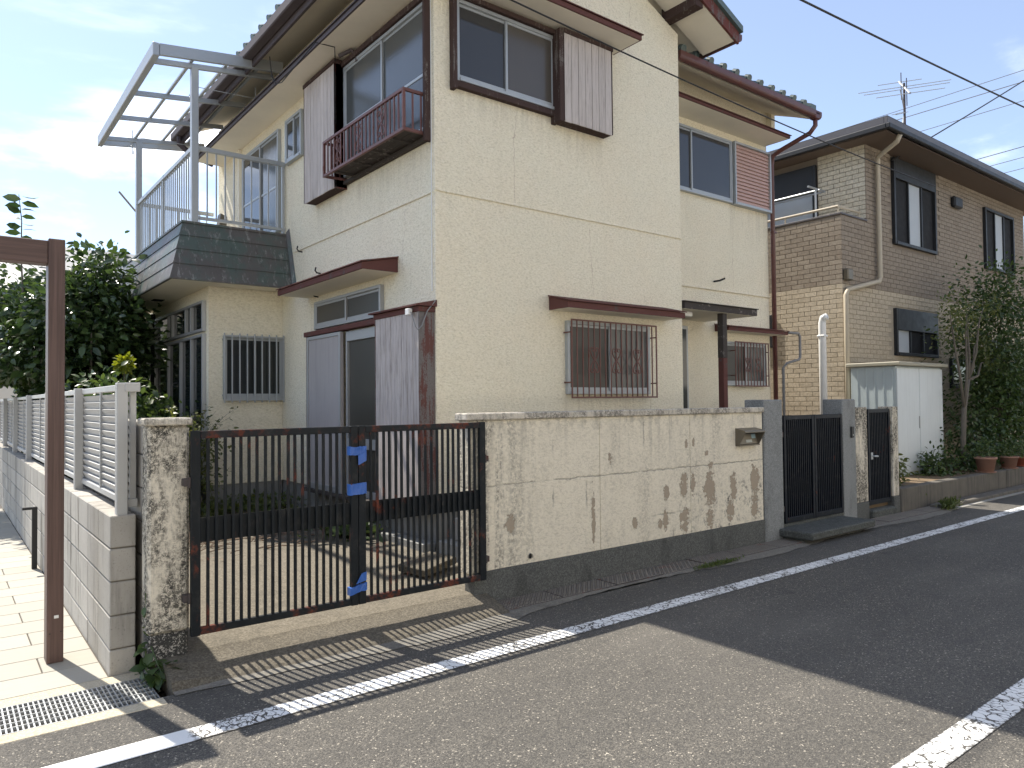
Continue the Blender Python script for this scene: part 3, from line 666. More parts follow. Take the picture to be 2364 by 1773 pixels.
# ============================================================ STREET WALL AND GATES
pl = thing('gate_pillar', 'narrow mildewed cream gate pillar on a dark pebble plinth', 'pillar', (1.05, 4.65, 0))
build('shaft', MB().box(.937, 1.164, 4.568, 4.72, .236, 1.432, .018), M['pillar'], pl)
build('plinth', bx(.945, 1.158, 4.578, 4.72, -.1, .235, .012), M['washstone'], pl)
build('cap', bx(.915, 1.176, 4.542, 4.74, 1.433, 1.476, .008), M['coping'], pl)

GY = 4.52
def leaf(x0, x1, label, hinge):
    t = thing('gate_leaf', label, 'gate', ((x0+x1)/2, GY, .2), 'the two leaves of the driveway gate')
    w = .052
    build('stile', bx(x0, x0+w, GY-.016, GY+.018, .208, 1.399, .003), M['gate'], t)
    build('stile', bx(x1-w, x1, GY-.016, GY+.018, .208, 1.399, .003), M['gate'], t)
    build('top_rail', bx(x0+w, x1-w, GY-.014, GY+.016, 1.353, 1.397, .003), M['gate_rail'], t)
    build('bottom_rail', bx(x0+w, x1-w, GY-.014, GY+.016, .211, .254, .003), M['gate_rail'], t)
    build('kick_plate', bx(x0+w, x1-w, GY+.006, GY+.011, .745, .888), M['gate'], t)
    n = 19; bm_ = bx(-.0085, .0085, -.0085, .0085, .254, 1.353, .002).mesh('bar', M['gate'])
    for k in range(n): link('bar', bm_, t, loc=(x0+w+(x1-x0-2*w)*(k+.92)/(n+.85)+random.uniform(-.002, .002), GY-.004, 0), rot=(random.uniform(-.002, .002), random.uniform(-.0025, .0025), random.uniform(-.1, .1)))
    for z in (.43, 1.10) if hinge < 0 else (.36, 1.12):
        hx = x0-.02 if hinge < 0 else x1+.018
        build('hinge', MB().box(hx-.020, hx+.018, GY-.006, GY+.046, z-.022, z+.022, .003).tube([(hx+(.012 if hinge < 0 else -.012), GY-.004, z-.03), (hx+(.012 if hinge < 0 else -.012), GY-.004, z+.03)], .009, 8), M['hinge'], t)
    return t
leaf(1.156, 2.212, 'rusty dark steel gate leaf hinged to the mildewed cream pillar', -1)
leaf(2.216, 3.266, 'rusty dark steel gate leaf hinged to the long cream wall', 1)
def tape(z0, z1, x0, x1, skew, label, flap=None):
    t = MB(); o = .026; n = 9; V = []
    for i in range(n+1):
        u = i/n; x = x0+(x1-x0)*u
        wv = .004*math.sin(u*9+z0*7)
        for z in (z0+skew*u+random.uniform(-.004, .004), (z0+z1)/2+skew*u, z1+skew*u+random.uniform(-.004, .004)): V.append((x, GY-o+wv+random.uniform(-.002, .002), z))
    t.add(V, [(i*3+j, (i+1)*3+j, (i+1)*3+j+1, i*3+j+1) for i in range(n) for j in range(2)])
    b = len(t.v); V2 = [(p[0], GY+.026, p[2]) for p in V]; t.add(V2, [(i*3+j, i*3+j+1, (i+1)*3+j+1, (i+1)*3+j) for i in range(n) for j in range(2)])
    N = len(V)
    for e in (0, n):
        for j in range(2): t.f.append((e*3+j, e*3+j+1, N+e*3+j+1, N+e*3+j))
    for i in range(n):
        for j in (0, 2): t.f.append((i*3+j, (i+1)*3+j, N+(i+1)*3+j, N+i*3+j))
    if flap: t.add(flap, [tuple(range(len(flap)))])
    build('tape', t, M['tape'], None, label=label, cat='tape', group='blue tape holding the gate leaves together')
tape(1.205, 1.262, 2.150, 2.266, -.004, 'uppermost blue tape wound round the meeting gate stiles, one strip hanging', [(2.205, GY-.031, 1.20), (2.264, GY-.031, 1.225), (2.264, GY-.034, 1.165), (2.204, GY-.034, 1.137)])
tape(.938, 1.010, 2.150, 2.268, .008, 'middle blue tape wound round the meeting gate stiles above the plate')
tape(.280, .330, 2.148, 2.266, .022, 'lowest blue tape wound round the meeting gate stiles near the bottom rail', [(2.185, GY-.031, .350), (2.262, GY-.031, .368), (2.262, GY-.033, .425), (2.226, GY-.033, .418)])

wl = thing('boundary_wall', 'long stained cream rendered street wall with flaking patches', 'wall', (5, 4.63, 0))
for a, b in ((3.150, 4.538), (4.543, 5.774), (5.779, 7.000)): build('panel', bx(a, b, 4.570, 4.688, .255, 1.4095, .003), M['bstucco'], wl)
build('core', bx(3.17, 7.0, 4.578, 4.68, .20, 1.40), M['bstucco'], wl)
build('plinth', bx(3.19, 7.012, 4.561, 4.69, -.1, .2535, .004), M['plinth'], wl)
for a, b in ((3.122, 4.538), (4.541, 5.774), (5.777, 7.010)): build('coping', bx(a, b, 4.545, 4.713, 1.410, 1.466, .008), M['coping'], wl)
mb = MB(); 
for k in range(14): a = 2*math.pi*k/14; mb.v += [(3.743+.016*math.cos(a), 4.566, .312+.020*math.sin(a))]
mb.f.append(tuple(range(14))); build('weep_pipe', MB().tube([(3.743, 4.60, .312), (3.743, 4.560, .312)], .022, 14, False), M['concrete'], wl); build('weep_hole', mb, M['dark'], wl)
mbx = thing('letter_box', 'bronze letter box with sloped hood set into the cream wall', 'letter box', (6.7, 4.52, 1.06))
build('hood', MB().prism([(4.572, 1.252), (4.455, 1.226), (4.448, 1.214), (4.448, 1.205), (4.572, 1.232)], 'X', 6.515, 6.872), M['bronze'], mbx)
for xx in (6.515, 6.862): build('cheek', MB().prism([(4.572, 1.232), (4.449, 1.205), (4.525, 1.078), (4.572, 1.070)], 'X', xx, xx+.010), M['bronze'], mbx)
build('face', MB().prism([(4.555, 1.20), (4.528, 1.085), (4.545, 1.08), (4.57, 1.20)], 'X', 6.525, 6.862), M['bronze'], mbx)
build('slot', bx(6.56, 6.83, 4.548, 4.56, 1.187, 1.205), M['dark'], mbx)
build('floor', bx(6.515, 6.872, 4.515, 4.572, 1.066, 1.079, .002), M['bronze'], mbx)
fx = lambda z: 4.528+(z-1.085)/.115*.027-.002
build('name_label', MB().add([(6.76, fx(1.185), 1.185), (6.83, fx(1.185), 1.185), (6.83, fx(1.14), 1.14), (6.76, fx(1.14), 1.14)], [(0,1,2,3)]), M['label_blue'], mbx)
build('notice', MB().add([(6.65, fx(1.128), 1.128), (6.755, fx(1.128), 1.128), (6.755, fx(1.10), 1.10), (6.65, fx(1.10), 1.10)], [(0,1,2,3)]), M['label_grey'], mbx)

pa = thing('gate_pillar', 'square grey granite gate pillar at the end of the cream wall', 'pillar', (7.18, 4.65, 0), 'granite pillars of the entrance gate')
build('shaft', bx(7.014, 7.372, 4.555, 4.80, -.1, 1.545, .010), M['granite'], pa)
pb = thing('gate_pillar', 'grey granite gate pillar carrying the intercom beside the side gate', 'pillar', (8.85, 4.7, 0), 'granite pillars of the entrance gate')
build('shaft', bx(8.765, 9.085, 4.60, 4.86, -.1, 1.540, .010), M['granite'], pb)
ic = thing('intercom', 'small black intercom box on the granite gate pillar', 'intercom', (8.99, 4.585, 1.1))
build('body', bx(8.945, 9.005, 4.578, 4.5995, 1.06, 1.20, .006), M['black'], ic); build('button', bx(8.965, 8.985, 4.574, 4.578, 1.085, 1.105, .002), M['alu_dull'], ic)
EY = 4.70
def leaf2(x0, x1, z0, z1, y, label, grp, nb, nm='gate_leaf'):
    t = thing(nm, label, 'gate', ((x0+x1)/2, y, z0), grp)
    for a in (x0, x1-.045): build('stile', bx(a, a+.045, y-.016, y+.016, z0, z1, .003), M['gate2'], t)
    build('top_rail', bx(x0+.045, x1-.045, y-.014, y+.014, z1-.05, z1-.002, .003), M['gate2'], t); build('bottom_rail', bx(x0+.045, x1-.045, y-.014, y+.014, z0+.002, z0+.06, .003), M['gate2'], t)
    build('back_sheet', bx(x0+.04, x1-.04, y+.016, y+.020, z0+.02, z1-.02), M['gate2'], t)
    bm_ = bx(-.008, .008, -.008, .008, z0+.06, z1-.05, .002).mesh('bar', M['gate2'])
    for k in range(nb): link('bar', bm_, t, loc=(x0+.045+(x1-x0-.09)*(k+1)/(nb+1), y-.002, 0))
    return t
e1_ = leaf2(7.46, 8.095, .155, 1.365, EY-.09, 'dark navy barred entrance gate leaf next to the letter box pillar', 'leaves of the entrance gate', 12)
e2_ = leaf2(8.105, 8.745, .155, 1.365, EY-.09, 'dark navy barred entrance gate leaf next to the intercom pillar', 'leaves of the entrance gate', 12)
for z in (.32, 1.15): build('hinge', bx(7.375, 7.46, EY-.10, EY-.08, z-.03, z+.03, .004), M['hinge'], e1_)
w2 = thing('boundary_wall', 'short cream wall stub on a grey plinth between intercom pillar and side gate', 'wall', (9.25, 4.7, 0))
build('panel', bx(9.095, 9.43, 4.625, 4.80, .225, 1.437, .006), M['pillar'], w2); build('plinth', bx(9.088, 9.435, 4.617, 4.80, -.1, .223, .006), M['plinth'], w2)
sg = leaf2(9.455, 10.06, .165, 1.41, 4.64, 'narrow dark navy barred side gate with a lever handle', None, 11, 'side_gate')
build('handle', MB().tube([(9.53, 4.622, .80), (9.53, 4.585, .80), (9.62, 4.585, .795)], .011, 8).box(9.505, 9.555, 4.615, 4.6235, .755, .845, .003), M['alu'], sg)
w3 = thing('boundary_wall', 'thin cream wall stub at the end of the planting bed wall', 'wall', (10.16, 4.65, 0))
build('panel', bx(10.085, 10.245, 4.605, 4.80, .235, 1.435, .006), M['pillar'], w3); build('plinth', bx(10.08, 10.25, 4.598, 4.80, -.1, .233, .006), M['plinth'], w3)
build('threshold', bx(9.44, 10.075, 4.56, 4.85, -.1, .11, .02), M['slabstone'], None, label='rough stone threshold under the narrow side gate', cat='step')
ss = thing('entrance_step', 'long dark stone slab step in front of the entrance gate', 'step', (7.9, 4.4, 0))
build('slab', bx(7.27, 8.66, 4.17, 4.595, .045, .125, .012), M['slabstone'], ss); build('riser', bx(7.34, 8.64, 4.29, 4.595, -.05, .045), M['slabstone'], ss)
build('riser', bx(7.38, 8.75, 4.60, 4.86, -.05, .150, .008), M['slabstone'], ss)
rw = thing('retaining_wall', 'low streaked concrete retaining wall of the planting bed', 'wall', (20, 4.63, 0))
for a, b in ((10.255, 14.05), (14.06, 19.0), (19.01, 40)): build('panel', bx(a, b, 4.575, 4.72, -.1, .325, .010), M['retain'], rw)

# ============================================================ THE HOUSE
XF, YF, XR, YB = 3.66, 5.82, 7.24, 12.6
Y2, XW = 6.65, 10.44
H = thing('house', 'old two storey cream stucco house with oxblood trim and green roof tiles', 'house', (5.5, 7.5, .17))
class Face:
    """a facade plane; u runs along it, o is the distance out from it"""
    def __init__(s, axis, p): s.a = axis; s.p = p
    def box(s, mb, u0, u1, o0, o1, z0, z1, c=0.0):
        if s.a == 'Y': return mb.box(u0, u1, s.p-o1, s.p-o0, z0, z1, c)
        return mb.box(s.p-o1, s.p-o0, u0, u1, z0, z1, c)
    def pt(s, u, o, z): return (u, s.p-o, z) if s.a == 'Y' else (s.p-o, u, z)
    def prism(s, mb, prof, u0, u1):               # prof: (o, z)
        return mb.prism([(s.p-o, z) for o, z in prof], 'X' if s.a == 'Y' else 'Y', u0, u1)
FR = Face('Y', YF); FL = Face('X', XF); FW = Face('Y', Y2); FP = Face('Y', 9.72); FPL = Face('X', 2.70)

# walls
RZ, RE, RS = 5.45, 6.17, .45                      # ridge X, tile height at eaves, slope
g0 = 5.90
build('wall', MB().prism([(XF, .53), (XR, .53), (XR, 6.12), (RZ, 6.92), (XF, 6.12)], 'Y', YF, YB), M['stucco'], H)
build('foundation', MB().box(XF+.02, XR-.02, YF+.02, YB-.02, -.05, .528), M['foundation'], H)
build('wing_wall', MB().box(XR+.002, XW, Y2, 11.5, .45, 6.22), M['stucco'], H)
build('wing_foundation', MB().box(XR, XW-.02, Y2+.02, 11.48, -.05, .448), M['foundation'], H)
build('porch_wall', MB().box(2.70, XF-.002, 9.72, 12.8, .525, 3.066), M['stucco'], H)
build('porch_foundation', MB().box(2.72, XF-.002, 9.745, 12.78, -.05, .523), M['foundation'], H)
# string course: a slim bead
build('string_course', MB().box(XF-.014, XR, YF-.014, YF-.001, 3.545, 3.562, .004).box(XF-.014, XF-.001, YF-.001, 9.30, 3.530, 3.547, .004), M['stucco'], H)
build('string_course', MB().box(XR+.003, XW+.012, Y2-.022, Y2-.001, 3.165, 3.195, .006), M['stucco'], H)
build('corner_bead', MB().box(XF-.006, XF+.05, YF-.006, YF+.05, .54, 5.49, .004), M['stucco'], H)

def window(face, u0, u1, z0, z1, mats, split=.5, rail=None, fr_='alu', t=.034, depth=.05, sill=True, transom=None):
    mb = MB(); face.box(mb, u0, u0+t, .0, depth, z0, z1, .003); face.box(mb, u1-t, u1, 0, depth, z0, z1, .003)
    face.box(mb, u0+t, u1-t, 0, depth, z1-t, z1, .003); face.box(mb, u0+t, u1-t, 0, depth+.012, z0, z0+t, .003)
    w = build('window', mb, M[fr_], H)
    um = u0+(u1-u0)*split
    for i, (a, b) in enumerate(((u0+t*.8, um+.014), (um-.014, u1-t*.8))):
        o0 = .006 if i == 0 else .024; q = .026; mb = MB()
        face.box(mb, a, a+q, o0, o0+.016, z0+t, z1-t, .002); face.box(mb, b-q, b, o0, o0+.016, z0+t, z1-t, .002)
        face.box(mb, a+q, b-q, o0, o0+.016, z0+t, z0+t+.04, .002); face.box(mb, a+q, b-q, o0, o0+.016, z1-t-q, z1-t, .002)
        zs = [z0+t+.04, z1-t-q]
        if rail: face.box(mb, a+q, b-q, o0, o0+.016, rail-.015, rail+.015, .002)
        build('sash', mb, M[fr_], w)
        pz = [(zs[0], zs[1])] if not rail else [(zs[0], rail-.015), (rail+.015, zs[1])]
        for p0, p1 in pz:
            mb = MB(); face.box(mb, a+q, b-q, o0+.004, o0+.009, p0, p1); build('pane', mb, M[mats[i]], w)
    return w
def canopy(face, u0, u1, z, prot, hf, hb, mat='redbrown', soff='soffit'):
    mb = MB(); face.prism(mb, [(0, z), (prot, z), (prot, z+hf), (0, z+hb)], u0, u1); c = build('canopy', mb, M[mat], H)
    mb = MB(); face.box(mb, u0+.02, u1-.02, .0, prot-.022, z-.004, z-.0005); build('canopy_soffit', mb, M[soff], c)
    mb = MB(); face.prism(mb, [(.0, z+hb+.003), (prot+.018, z+hf+.003), (prot+.018, z+hf+.014), (0, z+hb+.016)], u0-.015, u1+.015); build('canopy_flashing', mb, M[mat], c)
    return c
def scroll(face, u, z0, z1, o, w, parent, mat='steelred'):
    """a mirrored pair of C scrolls, joined in the middle"""
    mb = MB(); zc = (z0+z1)/2; hh = (z1-z0)/2
    for sx in (-1, 1):
        for sz in (-1, 1):
            pts = []
            for k in range(26):
                a = k/25
                if a < .35: th = math.pi*1.5*(1-a/.35); rr = w*.22*(.45+.55*(a/.35)); x = w*.26+rr*math.cos(th); z = hh-.02-w*.22+rr*math.sin(th)
                else:
                    b = (a-.35)/.65; x = w*.48+(w*.04-w*.48)*(b**1.2)*1.0+.08*w*math.sin(b*math.pi); z = (hh-.02-w*.22)*(1-b)
                pts.append(face.pt(u+sx*x, o, zc+sz*z))
            mb.tube(pts, .0065, 5)
    return build('scroll', mb, M[mat], parent)
def grille(face, u0, u1, z0, z1, o, n, scrolls=(), mat='steelred', bw=.009, brackets=True):
    mb = MB(); q = .018
    face.box(mb, u0, u1, o-.006, o+.006, z1-q, z1, .002); face.box(mb, u0, u1, o-.006, o+.006, z0, z0+q, .002)
    face.box(mb, u0, u0+q, o-.006, o+.006, z0+q, z1-q, .002); face.box(mb, u1-q, u1, o-.006, o+.006, z0+q, z1-q, .002)
    g = build('window_grille', mb, M[mat], H)
    for k in range(n):
        u = u0+(u1-u0)*(k+1)/(n+1); mb = MB(); face.box(mb, u-bw/2*1.3, u+bw/2*1.3, o-.005, o+.005, z0+q, z1-q); build('bar', mb, M[mat], g)
    if brackets:
        for u in (u0, u1-.012):
            for z in (z0+.17, z1-.14): mb = MB(); face.box(mb, u, u+.012, 0, o-.006, z-.007, z+.007); build('bracket', mb, M[mat], g)
    for u in scrolls: scroll(face, u, z0+(z1-z0)*.30, z0+(z1-z0)*.68, o, (u1-u0)/(n+1)*1.55, g, mat)
    return g
def shutter_box(face, u0, u1, z0, z1, o, n, mat, side, top, horizontal=False):
    mb = MB(); face.box(mb, u0, u1, 0, o-.012, z0, z1, .003); b = build('shutter_box', mb, M[side], H)
    w = (u1-u0-.02)/n
    for k in range(n):
        mb = MB(); face.box(mb, u0+.01+k*w+.003, u0+.01+(k+1)*w-.003, o-.012, o+random.uniform(-.001, .002), z0-.006+random.uniform(-.004, .004), z1-.045, .002); build('board', mb, M[mat], b)
    mb = MB(); face.box(mb, u0-.012, u1+.012, 0, o+.012, z1-.045, z1+.004, .003); build('top_rail', mb, M[top], b)
    for a in (u0, u1-.009): mb = MB(); face.box(mb, a, a+.009, o-.012, o+.003, z0, z1-.046); build('edge_strip', mb, M[side], b)
    return b

# front facade, upper window with its shutter box, sill and left post
window(FR, 3.885, 5.155, 4.640, 5.440, ('glass', 'glass_brown'), .485)
mb = MB(); FR.box(mb, 3.83, 5.21, 0, .06, 4.575, 4.636, .004); build('window_sill', mb, M['brown'], H)
mb = MB(); FR.box(mb, 3.832, 3.878, 0, .075, 4.545, 5.50, .004); build('shutter_post', mb, M['brown'], H)
mb = MB(); FR.box(mb, 3.88, 5.13, 0, .085, 5.444, 5.495, .004); build('window_head', mb, M['brown'], H)
shutter_box(FR, 5.175, 5.905, 4.515, 5.500, .15, 7, 'board', 'brown', 'brown')
mb = MB(); FR.box(mb, 5.115, 5.172, 0, .155, 4.50, 5.49, .004); build('shutter_post', mb, M['brown'], H)
canopy(FR, 3.245, 6.09, 5.530, .43, .05, .15)
# left facade canopy along the upper floor
canopy(FL, YF+.002, 12.45, 5.500, .415, .045, .15, 'fascia')
# left facade, upper corner window and its flower-box guard
window(FL, 5.905, 7.690, 4.12, 5.385, ('glass_pat', 'glass_pat'), .50, 4.70)
mb = MB(); FL.box(mb, 5.90, 7.70, 0, .075, 5.39, 5.45, .004); build('window_head', mb, M['brown'], H)
mb = MB(); FL.box(mb, 5.862, 5.902, 0, .08, 4.02, 5.47, .004); build('shutter_post', mb, M['brown'], H)
shutter_box(FL, 7.70, 8.585, 4.005, 5.465, .15, 9, 'board', 'brown', 'brown')
mb = MB(); FL.box(mb, 7.70, 7.712, 0, .153, 3.995, 5.45); build('shutter_side', mb, M['redworn'], H)
G0, G1, GO, GB, GT = 5.905, 7.72, .275, 4.085, 4.49
mb = MB()
for z in (GB, GT-.032): FL.box(mb, G0, G1, GO-.014, GO+.014, z, z+.032, .003)
for u in (G0, G1-.028):
    FL.box(mb, u, u+.028, GO-.0135, GO+.0135, GB+.032, GT-.032, .002)
    for z in (GB, GT-.032): FL.box(mb, u+.001, u+.027, .0, GO-.0145, z+.001, z+.031, .002)
gd = build('window_guard', mb, M['steelred'], H)
for k in range(20):
    u = G0+.028+(G1-G0-.056)*(k+1)/21; mb = MB(); FL.box(mb, u-.009, u+.009, GO-.006, GO+.006, GB+.032, GT-.032); build('bar', mb, M['steelred'], gd)
for u in (G0+.014, G1-.014):
    for o in (.09, .18): mb = MB(); FL.box(mb, u-.007, u+.007, o-.007, o+.007, GB+.032, GT-.032); build('bar', mb, M['steelred'], gd)
for u in (6.36, 6.84, 7.34): scroll(FL, u, GB+.05, GT-.05, GO+.002, .16, gd)
for k in range(3): mb = MB(); FL.box(mb, G0+.03, G1-.22, .02+k*.08, .02+k*.08+.075, GB+.005, GB+.016, .002); build('shelf_board', mb, M['darkwood'], gd)
for k in range(4): mb = MB(); u = G0+.25+k*.42; FL.box(mb, u, u+.03, .005, GO-.016, GB-.016, GB+.004, .002); build('bearer', mb, M['darkwood'], gd)
mb = MB(); FL.box(mb, G0-.0, G1-.02, 0, .05, GB-.045, GB-.002, .003); build('ledger', mb, M['darkwood'], gd)
# small upper window, balcony doors
window(FL, 8.945, 9.490, 4.735, 5.330, ('glass_pat', 'glass_dark'), .5)
window(FL, 9.745, 11.245, 3.90, 5.310, ('glass_pat', 'glass'), .5, 4.55)
mb = MB(); FL.box(mb, 11.40, 11.44, 0, .05, 3.85, 5.48, .004); build('shutter_post', mb, M['soffit'], H)
# left facade, ground floor door group
window(FL, 6.830, 8.540, 2.452, 2.790, ('glass_warm', 'glass_warm'), .5, fr_='alu_dull')
mb = MB(); FL.box(mb, 6.72, 8.740, 0, .10, 2.375, 2.432, .004); build('door_head', mb, M['redbrown'], H)
d = MB(); FL.box(d, 7.705, 8.655, .05, .085, .530, 2.365, .003); sd = build('sliding_shutter', d, M['panel'], H)
mb = MB()
for a, b, c_, e_ in ((7.705, 7.745, .53, 2.365), (8.615, 8.655, .53, 2.365)): FL.box(mb, a, b, .0855, .097, c_, e_, .002)
FL.box(mb, 7.745, 8.615, .0855, .097, 2.325, 2.365, .002); FL.box(mb, 7.745, 8.615, .0855, .097, .53, .60, .002); build('shutter_frame', mb, M['alu_dull'], sd)
mb = MB(); FL.box(mb, 8.66, 8.685, 0, .09, .50, 2.374, .003); build('door_jamb', mb, M['redworn'], H)
mb = MB(); FL.box(mb, 6.70, 8.70, 0, .13, .485, .527, .004); build('door_sill', mb, M['darkwood'], H)
mb = MB(); FL.box(mb, 7.66, 7.704, .002, .02, .53, 2.37); build('door_gap', mb, M['dark'], H)
mb = MB(); FL.box(mb, 6.70, 6.73, .0, .045, .53, 2.36, .002); FL.box(mb, 7.63, 7.66, .0, .045, .53, 2.36, .002); FL.box(mb, 6.73, 7.63, 0, .045, 2.25, 2.36, .002); FL.box(mb, 6.73, 7.63, 0, .045, .53, .60, .002); FL.box(mb, 6.73, 7.63, 0, .045, 1.05, 1.16, .002)
dg = build('glass_door', mb, M['alu_dull'], H)
for a, b in ((.60, 1.05), (1.16, 2.25)): mb = MB(); FL.box(mb, 6.73, 7.63, .006, .014, a, b); build('pane', mb, M['glass_warm'], dg)
sb = shutter_box(FL, 5.835, 6.705, .565, 2.440, .175, 8, 'board2', 'redgrey', 'redbrown')
mb = MB(); FL.prism(mb, [(0, 2.447), (.225, 2.447), (.225, 2.462), (0, 2.51)], 5.80, 6.76); build('box_roof', mb, M['redbrown'], sb)
mb = MB(); FL.box(mb, 5.90, 5.965, .208, .250, 2.365, 2.425, .004); build('junction_box', mb, M['pvc'], sb)
build('cable', MB().tube([(XF-.22, 5.90, 2.39), (XF-.225, 5.86, 2.33), (XF-.215, 5.83, 2.25), (XF-.20, 5.815, 2.22), (XF-.16, 5.81, 2.26), (XF-.10, 5.812, 2.40), (XF-.02, 5.80, 2.50)], .006, 6), M['wire_grey'], sb)
canopy(FL, 6.535, 8.80, 2.876, .405, .062, .145)
# ground floor front window
window(FR, 5.280, 6.590, 1.625, 2.415, ('glass_warm', 'glass_pat'), .5)
grille(FR, 5.262, 6.624, 1.580, 2.425, .12, 15, (5.605, 5.945, 6.285))
canopy(FR, 5.062, 6.925, 2.515, .30, .062, .14)
# porch: bar window, glazed side
window(FP, 2.875, 3.655, 1.620, 2.445, ('glass_dark', 'glass_dark'), .52, t=.03)
mb = MB()
for z in (1.60, 2.425): FP.box(mb, 2.865, 3.655, .07, .082, z, z+.022, .002)
wb = build('window_bars', mb, M['alu'], H)
for k in range(9): u = 2.872+(3.645-2.872)*k/8; mb = MB(); FP.box(mb, u-.008, u+.008, .083, .097, 1.575, 2.47, .002); build('bar', mb, M['alu'], wb)
for z in (1.66, 2.38):
    for u in (2.866, 3.64): mb = MB(); FP.box(mb, u, u+.012, 0, .07, z, z+.02); build('bracket', mb, M['alu_dull'], wb)
mb = MB(); t = .035
for a, b in ((9.82, 12.44),):
    for z in (.55, 2.43, 2.50, 2.86): FPL.box(mb, a, b, 0, .05, z, z+t, .002)
    for u in (9.82, 10.36, 10.92, 11.62, 12.40): FPL.box(mb, u, u+t, 0, .052, .585, 2.43, .002)
    for u in (9.82, 10.36, 10.64, 11.38, 11.62, 12.40): FPL.box(mb, u, u+t, 0, .052, 2.535, 2.86, .002)
gw = build('glazed_screen', mb, M['alu_dull'], H)
for a, b in ((9.855, 10.36), (10.395, 10.92), (10.955, 11.62), (11.655, 12.40)):
    mb = MB(); FPL.box(mb, a, b, .006, .014, .585, 2.43); build('pane', mb, M['glass_dark'], gw); mb = MB(); FPL.box(mb, a, b, .006, .014, 2.535, 2.86); build('pane', mb, M['glass_dark'], gw)
mb = MB(); FPL.box(mb, 12.62, 12.70, .0, .07, .5, 3.0, .01); build('porch_pipe', mb, M['dark'], H)
# mansard skirt round the balcony
build('porch_soffit', MB().box(2.16, XF-.003, 9.26, 13.1, 3.068, 3.085), M['soffit'], H)
build('soffit_vent', MB().box(2.40, 2.55, 11.33, 11.53, 3.060, 3.0675, .003), M['dark'], H)
zb, zt = 3.06, 3.80; bxx, byy = 2.14, 9.25; txx, tyy = 2.335, 9.49
nC = 4; edges = [0, .255, .51, .755, 1.0]
for k in range(nC):
    a, b = edges[k], edges[k+1]+.012; oo = .012
    def cor(t, o): return (bxx+(txx-bxx)*t-o, byy+(tyy-byy)*t-o, zb+(zt-zb)*t)
    p0 = cor(a, oo); p1 = cor(b, .002); q0 = cor(a, -.004)
    mbk = MB().add([p0, (XF-.002, p0[1], p0[2]), (XF-.002, p1[1], p1[2]), p1, q0, (XF-.002, q0[1], q0[2])], [(0,1,2,3), (0,4,5,1)])
    mp_ = build('mansard_course', mbk, M['zinc'], H)
    mbk = MB().add([p0, (p0[0], 13.12, p0[2]), (p1[0], 13.12, p1[2]), p1, q0, (q0[0], 13.12, q0[2])], [(0,3,2,1), (0,1,5,4)])
    build('mansard_side', mbk, M['zinc'], mp_)
build('mansard_cap', MB().box(txx-.022, XF-.002, tyy-.022, tyy+.06, zt-.018, zt+.012, .003).box(txx-.022, txx+.06, tyy+.06, 13.12, zt-.018, zt+.012, .003), M['zinc'], H)
build('mansard_drip', MB().box(bxx-.016, XF-.002, byy-.016, byy+.02, zb-.012, zb+.004).box(bxx-.016, bxx+.02, byy+.02, 13.12, zb-.012, zb+.004), M['zinc'], H)
build('balcony_deck', MB().box(txx+.06, XF-.002, tyy+.06, 13.12, 3.70, 3.785), M['concrete'], H)
build('mansard_flashing', MB().add([(XF-.05, byy-.02, zb), (XF-.003, byy-.06, zb), (XF-.003, tyy-.04, zt+.09), (XF-.04, tyy-.01, zt+.03)], [(0,1,2,3)]), M['zinc'], H)
# wing: window, louvre, canopies, door, grille window
window(FW, 8.05, 9.46, 4.520, 5.475, ('glass', 'glass'), .32)
mb = MB()
for a, b, c_, e_ in ((9.475, 9.505, 4.51, 5.475), (10.40, 10.435, 4.51, 5.475)): FW.box(mb, a, b, 0, .09, c_, e_, .002)
FW.box(mb, 9.505, 10.40, 0, .09, 5.445, 5.475, .002); FW.box(mb, 9.505, 10.40, 0, .095, 4.51, 4.55, .002)
lv = build('louvre_shutter', mb, M['alu'], H)
for k in range(16): z = 4.555+k*.0555; mb = MB(); FW.prism(mb, [(.012, z), (.070, z+.004), (.050, z+.054), (.012, z+.0545)], 9.506, 10.399); build('slat', mb, M['louvre_pink'], lv)
canopy(FW, 7.26, 10.40, 5.60, .45, .035, .10)
mb = MB(); FW.box(mb, 7.45, 8.36, 0, .03, .50, 2.60, .003); wd = build('entrance_door', mb, M['alu_dull'], H)
mb = MB(); FW.box(mb, 7.50, 8.315, .031, .040, .56, 2.55); build('pane', mb, M['glass_dark'], wd)
window(FW, 9.20, 10.27, 1.76, 2.42, ('glass_warm', 'glass_pat'), .5)
grille(FW, 9.37, 10.25, 1.745, 2.425, .10, 10, (9.70, 9.96))
canopy(FW, 9.02, 10.56, 2.56, .25, .05, .10)
c_ = canopy(FW, 7.26, 8.80, 2.690, .86, .08, .13, 'darkwood'); 
build('canopy_lamp', MB().box(7.42, 7.62, 5.95, 6.10, 2.62, 2.683, .01), M['pvc'], c_)
build('canopy_post', MB().box(8.085, 8.175, 5.83, 5.92, 2.10, 2.685, .004), M['darkwood'], H); build('canopy_post', MB().box(8.087, 8.173, 5.832, 5.918, .1, 2.099, .004), M['redbrown'], H)
build('hose_tap', MB().tube([(9.02, Y2, 3.30), (9.02, Y2-.10, 3.30), (9.07, Y2-.16, 3.33)], .014, 7), M['wire'], H)

